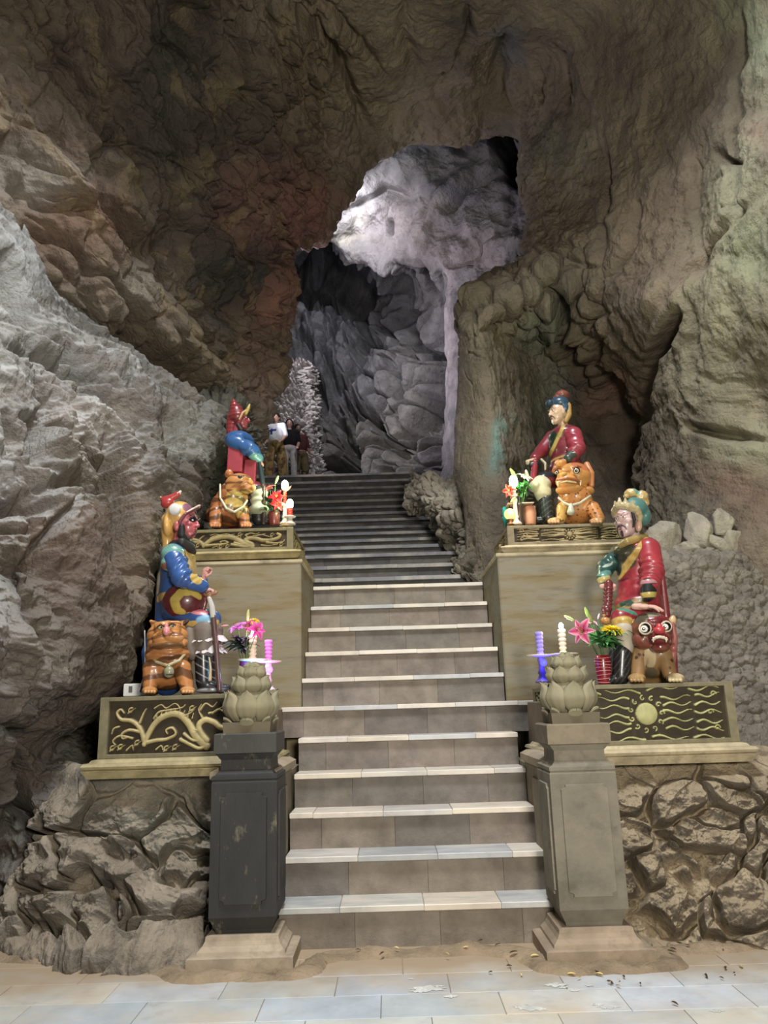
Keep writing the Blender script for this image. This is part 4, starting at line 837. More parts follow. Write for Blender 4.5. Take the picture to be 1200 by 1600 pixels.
class Frame:
    """measures a figure on its own standing plane"""
    def __init__(s, Y): s.Y = Y; s.k = Y/1195.0
    def __call__(s, px, py, dy=0.0):
        v = at(px, py, s.Y+dy); return (v.x, v.y, v.z)
    def r(s, *px): return tuple(p*s.k for p in px) if len(px) > 1 else px[0]*s.k
    def cap(s, a, b, ra, rb): return ('cap', s(*a), s(*b), ra*s.k, rb*s.k)
    def ell(s, c, r, rot=0, M_=None):
        R = None
        if rot: t = math.radians(rot); R = [[math.cos(t), 0, math.sin(t)], [0, 1, 0], [-math.sin(t), 0, math.cos(t)]]
        if M_ is not None: R = M_
        return ('ell', s(*c), tuple(q*s.k for q in r), R)
    def box(s, c, h, rot=0, rd=.6, M_=None):
        t = math.radians(rot); R = [[math.cos(t), 0, math.sin(t)], [0, 1, 0], [-math.sin(t), 0, math.cos(t)]]
        if M_ is not None: R = M_
        return ('box', s(*c), tuple(q*s.k for q in h), R, rd*s.k)
    def path(s, pts, rs): return ('path', [s(*p) for p in pts], [q*s.k for q in rs])
def basis(fwd, up=(0, 0, 1)):
    f = Vector(fwd).normalized(); sd = Vector(up).cross(f).normalized(); u = f.cross(sd).normalized(); return f, sd, u
def head(t, c, h, fwd, up, skin, mat, off, lips=(150, 60, 60), brow=(30, 24, 22), eye_w=(235, 232, 225), fierce=False, res=.0035, stache=None, goatee=None, eyepaint=None, mouth_w=1.0):
    """a face and neck; c centre of the head, h its height, fwd the way it looks"""
    f, sd, u = basis(fwd, up); R = [tuple(f), tuple(sd), tuple(u)]; c = Vector(c)
    def L(a, b, d): return tuple(c+f*(a*h)+sd*(b*h)+u*(d*h))
    def E(p, r): return ('ell', L(*p), tuple(q*h for q in r), R)
    def Cp(p, q, a, b): return ('cap', L(*p), L(*q), a*h, b*h)
    P = [E((-.05, 0, .10), (.40, .33, .38)), E((.10, 0, -.12), (.27, .27, .34)), E((.20, 0, -.36), (.13, .16, .12)),
         E((.30, 0, .13), (.09, .22, .05)), Cp((.36, 0, .07), (.435, 0, -.10), .028, .048), E((.40, .055, -.115), (.04, .035, .03)), E((.40, -.055, -.115), (.04, .035, .03)),
         E((.24, .17, -.07), (.09, .09, .07)), E((.24, -.17, -.07), (.09, .09, .07)), E((.355, 0, -.225), (.035, .09, .020)), E((.345, 0, -.275), (.035, .075, .022)),
         E((-.02, .31, -.02), (.055, .035, .11)), E((-.02, -.31, -.02), (.055, .035, .11)), Cp((-.12, 0, -.2), (-.16, 0, -.62), .19, .20),
         ('sub', E((.375, .115, .045), (.06, .07, .035)), .02*h), ('sub', E((.375, -.115, .045), (.06, .07, .035)), .02*h)]
    pa = [(E((.38, 0, -.225), (.06, .09*mouth_w, .016)), lips), (E((.37, 0, -.272), (.06, .075*mouth_w, .020)), lips)]
    if eyepaint: pa += [(E((.33, s_*.13, .06), (.12, .12, .075)), eyepaint) for s_ in (-1, 1)]
    o = blob('head', P, mat, t, res, .035*h, skin, pa, off=off)
    for s_ in (-1, 1):
        blob('eye', [E((.325, s_*.115, .045), (.038, .052, .026))], M['gloss'], o, .0022, .001, eye_w, [(E((.36, s_*.115, .045), (.03, .021, .024)), (24, 18, 14))], off=off)
        b0, b1, b2 = ((.372, .05, .105), (.352, .14, .155), (.285, .23, .13)) if not fierce else ((.39, .04, .075), (.37, .14, .15), (.28, .25, .20))
        blob('eyebrow', [('path', [L(b0[0], s_*b0[1], b0[2]), L(b1[0], s_*b1[1], b1[2]), L(b2[0], s_*b2[1], b2[2])], [.016*h*(2 if fierce else 1), .019*h*(2 if fierce else 1), .007*h])], mat, o, .0025, .004, brow, off=off)
    if stache: blob('moustache', [('path', [L(.395, 0, -.185), L(.385, s_*.06, -.18), L(.345, s_*.12, -.22), L(.30, s_*.145, -.31)], [.014*h, .018*h, .015*h, .006*h]) for s_ in (-1, 1)], mat, o, .0025, .006, stache, off=off)
    if goatee: blob('beard', [('path', [L(.335, 0, -.335), L(.33, 0, -.41), L(.30, 0, -.50)], [.035*h, .042*h, .01*h])], mat, o, .0028, .006, goatee, off=off)
    return o
def fist(name, F, c, s, mat, t, skin, off, ax=(0, 0, 1), out=(1, 0, 0), side=1, curl_=1.0, open_=False):
    """hand with palm, four bent fingers of unequal length and thumb. ax: from heel of hand to knuckles, out: back of the hand"""
    a = Vector(ax).normalized(); o = Vector(out); o = (o-a*o.dot(a)).normalized(); w = a.cross(o)*side; c = Vector(c); s = s*F.k
    def L(x, y, z): return tuple(c+a*(x*s)+o*(y*s)+w*(z*s))
    P = [('ell', L(0, 0, 0), (.55*s, .26*s, .48*s), [tuple(a), tuple(o), tuple(w)]), ('cap', L(-.75, 0, 0), L(-.3, 0, 0), .28*s, .30*s)]
    for i, (z, ln) in enumerate(((-.36, .80), (-.12, .92), (.12, .86), (.34, .66))):
        k0 = L(.45, .05, z)
        if open_: P.append(('path', [k0, L(.45+.55*ln, .02, z*1.15), L(.45+.95*ln, -.14, z*1.2), L(.45+1.2*ln, -.32, z*1.2)], [.135*s, .12*s, .11*s, .09*s]))
        else: P.append(('path', [k0, L(.45+.42*ln, -.10, z), L(.45+.36*ln, -.55, z), L(.45-.12*ln, -.60, z)], [.135*s, .125*s, .12*s, .10*s]))
    P.append(('path', [L(-.25, -.08, -.40), L(.1, -.30, -.62), L(.42, -.52, -.48)] if not open_ else [L(-.25, -.05, -.40), L(.15, -.1, -.72), L(.5, -.25, -.85)], [.17*s, .14*s, .11*s]))
    return blob(name, P, mat, t, max(.0028, .05*s), .05*s, skin, off=off)
# ------------------------------------------------------------------ guardian, lower left: blue robe, red face, facing the steps
GP = (226, 170, 60)
def stripes(V, C, f=38., col=(64, 34, 14), th=.55, belly=None):
    s = np.sin(V[:, 2]*f+2.6*fbm(V*5, 2, 91)+1.5*np.sin(V[:, 0]*9)); w = sm(s*(.9+.5*fbm(V*7, 2, 92)), th, th+.25)[:, None]; return C*(1-w*.75)+lin(col)*w*.75
def spots(V, C, sc=32., col=(60, 36, 16), mask=None):
    f1, f2, i = worley(V*sc, 93); w = (sm(.34-f1, 0, .06)*(i > .25))[:, None]
    if mask is not None: w = w*mask[:, None]
    return C*(1-.85*w)+lin(col)*.85*w
def guard_blue():
    F = Frame(6.10); o_ = F(300, 1083); t = tag(root('guardian_statue', o_), 'seated blue-robed guardian statue with red face and yellow helmet, holding a cane', 'statue'); off = o_
    gl = M['glaze']; mp = M['matte_paint']
    blue = (34, 76, 136)
    # torso and skirt of the robe
    P = [F.ell((279, 890, 0), (27, 38, 42)), F.ell((278, 870, 0), (24, 50, 18)), F.ell((277, 925, .0), (27, 38, 40)), F.ell((286, 955, 0), (32, 42, 24)),
         F.cap((272, 868, -.22), (272, 868, .22), 17, 17),
         F.cap((258, 935, .03), (262, 1000, .05), 14, 20), F.cap((262, 1000, -.02), (262, 1062, .0), 20, 24),
         F.cap((290, 962, -.13), (326, 972, -.14), 17, 16), F.cap((290, 962, .13), (330, 968, .14), 17, 16), ('rough', .004, 9)]
    teal = (96, 150, 140); gold = (206, 170, 60)
    body = blob('robe', P, gl, t, .008, .035, blue, [(F.ell((308, 885, -.0), (9, 60, 40)), (190, 160, 84)), (F.ell((300, 866, -.05), (14, 30, 10)), gold),
        (F.box((258, 936, 0), (12, 60, 5)), (200, 160, 60)), (F.ell((330, 980, 0), (60, 60, 9)), gold), (F.ell((322, 990, 0), (60, 60, 9)), (24, 70, 58)), (F.ell((312, 958, -.13), (20, 20, 7), -10), (214, 110, 120)), (F.ell((322, 970, -.15), (16, 20, 9)), (120, 176, 206))], off=off)
    # near arm with folds, cuff
    sl = [F.cap((272, 872, -.25), (284, 902, -.30), 16, 15), F.cap((284, 902, -.30), (316, 916, -.22), 15, 10), ('fold', F(272, 880, -.26), F(305, 910, -.26), .11, .009, 4.5)]
    blob('sleeve', sl, gl, body, .006, .02, (40, 88, 156), [(F.ell((308, 905, -.26), (7, 30, 10), 35), gold)], off=off)
    blob('sleeve', [F.cap((276, 872, .25), (296, 912, .26), 15, 13), F.cap((296, 912, .26), (316, 908, .12), 13, 9)], gl, body, .007, .02, (40, 88, 156), off=off)
    blob('shoulder_guard', [F.ell((270, 866, -.25), (18, 14, 16), -8), F.ell((263, 880, -.25), (11, 12, 12))], gl, body, .005, .012, (104, 160, 148), [(F.ell((262, 884, -.30), (12, 20, 5)), (150, 84, 50)), (F.ell((285, 872, -.28), (8, 20, 9)), (214, 170, 84))], fn=lambda V, C: C*(.82+.30*sm(np.sin(V[:, 2]*260)*np.sin(V[:, 0]*260), -.3, .3))[:, None], off=off)
    blob('shoulder_guard', [F.ell((270, 866, .25), (18, 14, 16))], gl, body, .007, .012, (104, 160, 148), off=off)
    # lion-mask belly shield
    blob('belly_shield', [F.ell((287, 939, -.14), (31, 24, 29)), F.ell((300, 941, .0), (22, 38, 24))], gl, t, .006, .02, (96, 22, 24), [
        (F.path([(312, 932, -.2), (300, 923, -.25), (284, 925, -.25), (273, 938, -.25), (276, 954, -.25), (290, 962, -.25), (300, 961, -.2)], [5, 6.5, 7, 7.5, 7, 6.5, 4]), (186, 160, 34)),
        (F.path([(318, 944, -.2), (296, 942, -.28), (286, 938, -.28)], [5, 5, 4]), (96, 22, 24))], off=off)
    blob('shield_rim', [F.path([(296, 914, -.15), (318, 922, -.12), (321, 940, -.10), (316, 958, -.10)], [3, 3.4, 3.4, 3]), F.path([(262, 918, -.14), (256, 940, -.16), (262, 960, -.14)], [2.5, 3, 2.5])], gl, t, .005, .01, (120, 36, 40), off=off)
    # scarf and neck cloth
    blob('neck_cloth', [F.path([(268, 856, -.10), (284, 848, -.16), (297, 856, -.10), (300, 862, .02)], [6, 8, 8, 7]), F.ell((284, 853, 0), (20, 28, 9))], mp, t, .006, .02, (44, 40, 38), off=off)
    # head
    hc = F(289, 818, -.02); hd = head(t, hc, F.r(54), (1, -.28, .0), (0, 0, 1), (196, 84, 92), gl, off, lips=(120, 30, 36), fierce=True, eyepaint=(30, 22, 24), brow=(24, 20, 20))
    blob('mouth_line', [F.path([(308, 833, -.06), (301, 836, -.13), (295, 842, -.14)], [1.3, 1.6, 1.1])], gl, hd, .0025, .003, (60, 16, 18), off=off)
    # short black beard along the jaw
    blob('beard', [F.path([(284, 823, -.16), (284, 836, -.16), (291, 846, -.12), (300, 849, -.03)], [5, 6.5, 6.5, 4]), F.path([(284, 823, .14), (284, 836, .14), (291, 846, .10)], [5, 6, 6])], mp, hd, .0045, .012, (38, 32, 32), off=off)
    H = [F.ell((281, 807, 0), (22.5, 25, 24.5), -10), F.path([(263, 812, 0), (262, 832, 0), (261, 850, 0), (257, 860, 0)], [11, 10, 7, 4]), F.ell((266, 822, 0), (10, 24, 22)), ('sub', F.ell((302, 824, -.02), (19, 40, 26), -8), .01)]
    h = blob('helmet', H, gl, t, .0055, .014, GP, [(F.ell((300, 796, 0), (12, 40, 10)), (150, 92, 110))], off=off)
    blob('brim', [F.path([(281, 836, -.14), (281, 815, -.17), (289, 804, -.15), (300, 798, -.10), (310, 793, -.03), (311, 792, .04)], [2.2, 2.6, 2.6, 2.6, 2.2, 2]), F.path([(281, 836, .14), (281, 815, .17), (289, 804, .15), (300, 798, .10), (310, 793, .03)], [2.2, 2.6, 2.6, 2.6, 2.2])], gl, h, .004, .008, (120, 48, 62), off=off)
    blob('brim_edge', [F.path([(292, 800, -.15), (301, 795, -.11), (311, 790, -.03), (312, 790, .04), (301, 795, .11)], [1.2, 1.5, 1.8, 1.6, 1.2])], gl, h, .003, .003, (226, 200, 176), off=off)
    blob('ear_disc', [F.ell((273, 796, -.125), (9.6, 4.5, 9.8))], mp, h, .004, .004, (206, 204, 198), off=off)
    blob('ear_disc', [F.ell((273, 796, .125), (9.6, 4.5, 9.8))], mp, h, .005, .004, (206, 204, 198), off=off)
    blob('crest', [F.path([(251, 777, 0), (256, 781, 0), (268, 778, 0), (277, 773, 0), (282, 768, 0)], [1.5, 5, 6, 5, 2]), F.ell((262, 786, 0), (11, 9, 8), 20)], gl, h, .004, .012, (178, 40, 36), [(F.ell((284, 768, 0), (4, 8, 5)), (226, 200, 180)), (F.ell((250, 775, 0), (4, 8, 4)), (226, 190, 130))], off=off)
    blob('ear', [F.ell((276, 822, -.165), (4.5, 4, 8))], gl, hd, .003, .004, (190, 84, 80), off=off)
    # hands: near one on the cane, far one raised in a fist
    fist('hand', F, F(325, 921, -.20), 11.5, mp, t, (206, 150, 140), off, ax=(1, .15, -.25), out=(.1, -.25, 1), side=1)
    fist('hand', F, F(320, 897, .02), 13.0, mp, t, (198, 134, 124), off, ax=(.25, 0, 1), out=(-.6, -.8, .2), side=-1)
    # lower garments and boots
    for dy, x in ((-.14, 0), (.16, 7)):
        blob('trouser_leg', [F.cap((322+x, 985, dy), (320+x, 1012, dy), 20, 17), F.cap((296+x, 990, dy), (302+x, 1020, dy), 14, 12)], mp, t, .007, .02, (120, 108, 96), off=off)
        fr = MB()
        for (py, rr, hh) in ((998, 23, 9), (1014, 21, 12)):
            V = []; nn = 96; c0 = Vector(F(324+x, py, dy))
            for q in range(8):
                v = q/7
                for a in range(nn):
                    th = 2*math.pi*a/nn; R0 = F.r(rr)*(.72+.30*v)*(1+.075*v*math.cos(13*th+py)+.03*v*math.cos(29*th)); V.append((c0.x+R0*1.1*math.cos(th), c0.y+R0*.8*math.sin(th), c0.z+F.r(hh)*(.55-1.1*v)-.006*v*math.cos(13*th+py)))
            b = len(fr.v); fr.add(V, [(q*nn+a, q*nn+(a+1) % nn, (q+1)*nn+(a+1) % nn, (q+1)*nn+a) for q in range(7) for a in range(nn)]+[tuple(range(nn))], lin((196, 188, 188)))
        fr.build('ruffled_cuff', mp, t, True, off=off)
        blob('boot', [F.cap((317+x, 1022, dy), (318+x, 1064, dy), 13, 11.5), F.cap((318+x, 1070, dy), (345+x, 1076, dy), 9.5, 6.5), F.ell((326+x, 1079, dy), (20, 11, 4)), F.cap((345+x, 1077, dy), (356+x, 1073, dy), 5.5, 3)], gl, t, .0055, .015, (34, 32, 36),
             fn=lambda V, C: (lambda w: C*(1-w)+lin((160, 158, 158))*w)((sm(np.sin((V[:, 2]*1.0+V[:, 0]*.55)*105), .82, .97)*sm(V[:, 2], 1.68, 1.72)*.8+sm(.018-np.abs(V[:, 2]-1.635), 0, .006)*.7)[:, None]), off=off)
    blob('hanging_cord', [F.path([(327, 1028, -.24), (329, 1045, -.23), (328, 1062, -.22)], [1.2, 1.8, 2.6])], mp, t, .004, .004, (206, 186, 140), off=off)
    blob('robe_tail', [F.path([(232, 1000, .10), (228, 1020, .10), (234, 1060, .1)], [5, 7, 9]), F.cap((250, 980, .10), (240, 1070, .1), 14, 16)], gl, t, .008, .02, (40, 84, 140), off=off)
    c = root('cane', F(343, 1080, -.24)); tag(c, 'brown cane with silver neck under the hands of the blue-robed guardian', 'cane'); co = F(343, 1080, -.24)
    blob('cane_shaft', [F.path([(333, 962, -.22), (338, 1010, -.23), (343, 1078, -.24)], [4.2, 4.0, 4.0])], gl, c, .005, .004, (92, 62, 58), off=co)
    blob('cane_neck', [F.path([(327, 935, -.21), (331, 948, -.215), (333, 964, -.22)], [3.6, 4.6, 4.4])], M['gloss'], c, .004, .004, (190, 186, 176), off=co)
    blob('cane_grip', [F.path([(322, 929, -.20), (330, 928, -.20), (337, 926, -.20)], [3, 4, 3.4]), F.cap((327, 928, -.20), (328, 938, -.21), 4, 3)], gl, c, .004, .006, (150, 104, 60), off=co)
guard_blue()

def tiger_front():
    F = Frame(5.93); o_ = F(263, 1084); t = tag(root('tiger_statue', o_), 'squat orange striped tiger statue with pink nose facing out, in front of the blue-robed guardian', 'statue'); off = o_; gl = M['glaze']
    org = (190, 118, 40)
    P = [F.ell((262, 1010, .05), (31, 30, 33)), F.ell((262, 1022, -.02), (34, 28, 22)), F.ell((262, 1048, .07), (36, 36, 30)), F.ell((264, 1035, .22), (36, 40, 42)),
         F.cap((236, 1045, -.06), (234, 1076, -.09), 13, 9.5), F.cap((284, 1045, -.06), (292, 1075, -.10), 14, 9.5), F.cap((240, 1060, .25), (238, 1078, .25), 14, 10), F.cap((288, 1060, .25), (292, 1078, .25), 14, 10), ('rough', .004, 8),
         ('fold', F(262, 1004, -.1), F(262, 1040, -.1), .15, .006, 3.2)]
    body = blob('body', P, gl, t, .0065, .03, org, [(F.ell((262, 1052, -.22), (22, 30, 26)), (176, 112, 34))], fn=lambda V, C: stripes(V, C, 62, (50, 26, 12), .10), off=off)
    Hd = [F.ell((262, 992, -.03), (31.5, 26, 20)), F.ell((262, 1004, -.04), (31, 24, 14)), F.ell((262, 983, -.12), (20, 16, 13)), F.ell((252, 997, -.16), (14, 12, 9)), F.ell((272, 996, -.16), (15, 12, 9)), F.ell((262, 1008, -.09), (26, 22, 9)),
          F.cap((246, 977, -.14), (254, 975, -.17), 5, 4), F.cap((278, 975, -.14), (268, 974, -.17), 5, 4),
          F.cap((246, 979, -.04), (236, 971, -.04), 8, 2.8), F.cap((280, 978, -.04), (293, 970, -.04), 8, 2.8), F.ell((262, 990, -.21), (6, 6, 8)), ('sub', F.path([(236, 1000, -.22), (250, 1003, -.26), (262, 999, -.27), (276, 1002, -.26), (288, 999, -.2)], [1.6, 1.8, 1.6, 1.8, 1.4]), .004)]
    hd = blob('head', Hd, gl, t, .0045, .014, (216, 140, 50), [(F.path([(236, 1000, -.22), (250, 1003, -.26), (262, 999, -.27), (276, 1002, -.26), (288, 999, -.2)], [2, 2.2, 2, 2.2, 1.8]), (96, 52, 20)), (F.ell((291, 973, -.06), (5, 5, 6), -30), (60, 26, 14)), (F.path([(268, 982, -.24), (275, 990, -.24), (284, 996, -.2)], [5, 6, 5]), (216, 150, 74)), (F.ell((262, 1010, -.16), (24, 12, 7)), (150, 110, 52))], fn=lambda V, C: stripes(V, C, 88, (100, 54, 20), .45), off=off)
    blob('nose', [F.ell((260, 986, -.255), (5.2, 5, 7)), F.ell((260, 978, -.235), (3, 3, 5))], gl, hd, .003, .006, (222, 132, 132), off=off)
    for x, y in ((251, 980), (269, 978)):
        blob('eye', [F.ell((x, y, -.215), (4.2, 4, 3.6))], M['gloss'], hd, .0025, .002, (200, 196, 150), [(F.ell((x, y, -.25), (1.9, 6, 1.9)), (26, 30, 24))], off=off)
        blob('eyelid', [F.path([(x-5, y-.5, -.225), (x, y-4, -.24), (x+5, y-1.5, -.225)], [1.2, 1.6, 1.2])], gl, hd, .0025, .002, (90, 60, 24), off=off)
    for x in (234, 293):
        pw = [F.ell((x, 1079, -.13), (11, 14, 6.5))]+[F.cap((x-7+i*4.6, 1079, -.20), (x-7+i*4.8, 1081, -.24), 3, 2.4) for i in range(4)]
        blob('paw', pw, gl, t, .004, .008, (206, 140, 60), off=off)
    blob('collar', [F.path([(233, 1020, -.03), (244, 1034, -.14), (262, 1040, -.19), (280, 1032, -.15), (292, 1018, -.04)], [2.4]*5)], gl, t, .004, .003, (186, 170, 120), off=off)
    blob('bell', [F.ell((264, 1050, -.215), (7.5, 7, 8.5)), F.cap((264, 1040, -.2), (264, 1046, -.21), 2.5, 3)], gl, t, .0035, .005, (140, 138, 100), [(F.box((264, 1054, -.26), (5, 9, .9)), (60, 60, 40))], off=off)
tiger_front()

# ------------------------------------------------------------------ guardian, lower right: red robe, pale moustached face
def guard_red():
    F = Frame(6.12); o_ = F(990, 1068); t = tag(root('guardian_statue', o_), 'seated red-robed guardian statue with pale moustached face and golden crown, at the lower right', 'statue'); off = o_
    gl = M['glaze']; mp = M['matte_paint']; red = (150, 28, 40)
    P = [F.ell((998, 890, .02), (34, 34, 45)), F.ell((994, 862, .0), (36, 38, 20)), F.ell((998, 925, .02), (32, 36, 34)), F.cap((1010, 856, -.06), (968, 866, .12), 17, 16), F.ell((996, 945, .03), (36, 42, 22)),
         F.cap((1000, 958, -.1), (972, 968, -.22), 20, 17), F.cap((1006, 962, .14), (975, 972, .10), 20, 17), F.cap((1014, 940, .06), (1026, 1040, .10), 20, 24), ('rough', .003, 9),
         ('fold', F(985, 900, -.1), F(1000, 950, -.1), .16, .004, 3)]
    gold = (196, 158, 54)
    body = blob('robe', P, gl, t, .008, .035, red, [(F.box((980, 946, -.1), (26, 80, 6), 14), (140, 118, 50)), (F.box((978, 944, -.1), (7, 80, 5), 14), (36, 76, 60)), (F.ell((972, 862, -.06), (15, 60, 30), 18), (62, 58, 34)),
        (F.box((989, 868, -.1), (5, 70, 38), -36), gold), (F.box((974, 905, -.1), (9, 70, 1.6), 8), (84, 26, 34)), (F.ell((972, 975, -.24), (17, 22, 13)), (206, 170, 70)), (F.ell((980, 956, -.24), (15, 14, 4), -20), (70, 136, 116)), (F.ell((962, 884, -.1), (12, 60, 26)), (40, 52, 40))],
        fn=lambda V, C: C*(.85+.3*sm(fbm(V*22, 2, 5), -.2, .3))[:, None], off=off)
    blob('sleeve', [F.cap((1014, 858, -.14), (1019, 892, -.20), 17.5, 17), F.cap((1019, 892, -.20), (1014, 918, -.27), 17, 13.5), ('fold', F(1016, 880, -.17), F(1014, 916, -.26), .12, .010, 4.2)], gl, body, .006, .02, (166, 34, 48), off=off)
    blob('cuff', [F.cap((1014, 914, -.27), (1013, 927, -.29), 13, 11.5)], gl, body, .005, .01, (34, 34, 30), [(F.box((1013, 930, -.3), (30, 60, 3.8)), (186, 164, 50)), (F.box((1014, 909, -.3), (30, 60, 3)), (180, 120, 120))], off=off)
    blob('sleeve', [F.cap((970, 866, .10), (945, 888, .06), 15, 13), F.cap((945, 888, .06), (943, 904, -.08), 12.5, 10.5), ('fold', F(965, 872, .1), F(945, 900, 0), .1, .006, 3)], gl, body, .006, .02, (34, 78, 70), [(F.ell((942, 906, -.08), (14, 30, 5), 12), (186, 168, 84)), (F.ell((948, 884, 0), (10, 30, 2.4), 20), (170, 190, 170)), (F.ell((945, 897, -.06), (14, 30, 5), 12), (88, 142, 128))], off=off)
    blob('neck_cloth', [F.path([(1008, 838, -.05), (994, 842, -.16), (980, 846, -.17), (970, 852, -.1)], [5, 6, 6, 5]), F.ell((990, 846, 0), (20, 26, 8))], gl, t, .005, .015, (150, 124, 50), off=off)
    blob('robe_tail', [F.path([(1034, 900, .03), (1040, 960, .08), (1048, 1010, .10), (1050, 1050, .10)], [5, 7, 9, 9])], gl, t, .006, .02, (140, 34, 46), off=off)
    hc = F(981, 814, 0); f = (-.80, -.62, 0)
    hd = head(t, hc, F.r(58), f, (0, 0, 1), (210, 172, 168), gl, off, lips=(96, 40, 50), stache=(60, 36, 44), goatee=(58, 34, 44), brow=(110, 84, 84), mouth_w=.6)
    blob('sideburn', [F.path([(988, 800, -.17), (991, 812, -.15), (990, 823, -.13)], [2.4, 2.8, 1.2])], gl, hd, .0035, .004, (34, 22, 24), off=off)
    blob('ear', [F.ell((998, 822, -.12), (5, 5, 9), -10)], gl, hd, .0035, .004, (206, 160, 130), off=off)
    blob('cap', [F.ell((990, 797, .03), (22, 23, 21)), F.ell((1004, 806, .03), (13, 16, 16)), ('sub', F.ell((970, 822, -.14), (24, 28, 28)), .01)], gl, t, .005, .012, (70, 122, 116), off=off)
    cr = [F.path([(999, 818, -.10), (1000, 806, -.14), (994, 796, -.18), (980, 791, -.20), (966, 790, -.16), (960, 798, -.06), (960, 806, .02)], [3.5, 4.5, 6, 6.5, 6, 5, 4]),
          F.cap((968, 788, -.16), (968, 779, -.15), 4.5, 2), F.cap((978, 788, -.20), (977, 780, -.18), 4.5, 2.2), F.cap((988, 790, -.18), (988, 784, -.16), 4, 2.2), F.cap((962, 790, -.1), (961, 784, -.1), 3, 1.8), ('rough', .004, 40)]
    blob('crown', cr, gl, t, .004, .010, (176, 158, 108), off=off)
    tk = [F.ell((987, 771, .02), (12, 11, 8)), F.ell((1002, 776, .02), (11, 11, 10)), F.ell((1009, 785, .02), (5, 6, 6)), F.cap((996, 782, .02), (994, 790, .02), 6, 7), F.ell((978, 776, -.02), (4, 5, 4)), ('rough', .006, 26)]
    blob('topknot', tk, gl, t, .004, .01, (196, 164, 90), [(F.ell((994, 768, .0), (5, 16, 8), 30), (110, 160, 140)), (F.ell((998, 787, -.03), (6, 10, 4)), (104, 40, 30)), (F.ell((980, 780, -.05), (5, 10, 3)), (90, 40, 34))], off=off)
    fist('hand', F, F(1006, 948, -.335), 17.0, mp, t, (212, 162, 140), off, ax=(.9, -.35, -.1), out=(0, -.2, 1), side=1, open_=True)
    fist('hand', F, F(950, 915, -.14), 12.5, mp, t, (212, 158, 140), off, ax=(.9, -.4, .0), out=(-.1, -.35, 1), side=1)
    blob('trouser_leg', [F.cap((974, 985, -.25), (976, 1012, -.24), 14, 13)], mp, t, .006, .02, (176, 164, 140), off=off)
    for dy, x in ((-.24, 0), (.08, -8)):
        blob('boot', [F.cap((972+x, 1018, dy), (970+x, 1056, dy), 14, 13), F.cap((966+x, 1060, dy), (952+x, 1062, dy-.02), 9, 6)], gl, t, .0055, .015, (34, 36, 36), fn=lambda V, C: (lambda w: C*(1-w)+lin((130, 130, 120))*w)((sm(np.cos(np.abs(V[:, 0]-1.93)*160+V[:, 2]*120), .9, 1.)*.6)[:, None]), off=off)
    c = root('mace', F(946, 975, -.2)); tag(c, 'dark red turned mace held upright by the lower right guardian', 'mace'); co = F(946, 975, -.2)
    blob('mace_shaft', [F.path([(951, 912, -.17), (950, 945, -.18), (948, 960, -.19)], [6.5, 6, 6]), F.ell((948, 952, -.19), (8, 8, 7))]+[F.ell((950-.02*i, 920+i*6, -.175), (7.8, 7.8, 1.8)) for i in range(5)], gl, c, .004, .004, (110, 34, 34), off=co)
    blob('mace_foot', [F.ell((946, 970, -.19), (7.5, 7.5, 6)), F.ell((947, 961, -.19), (5.5, 5.5, 3))], gl, c, .004, .006, (190, 130, 50), off=co)
guard_red()

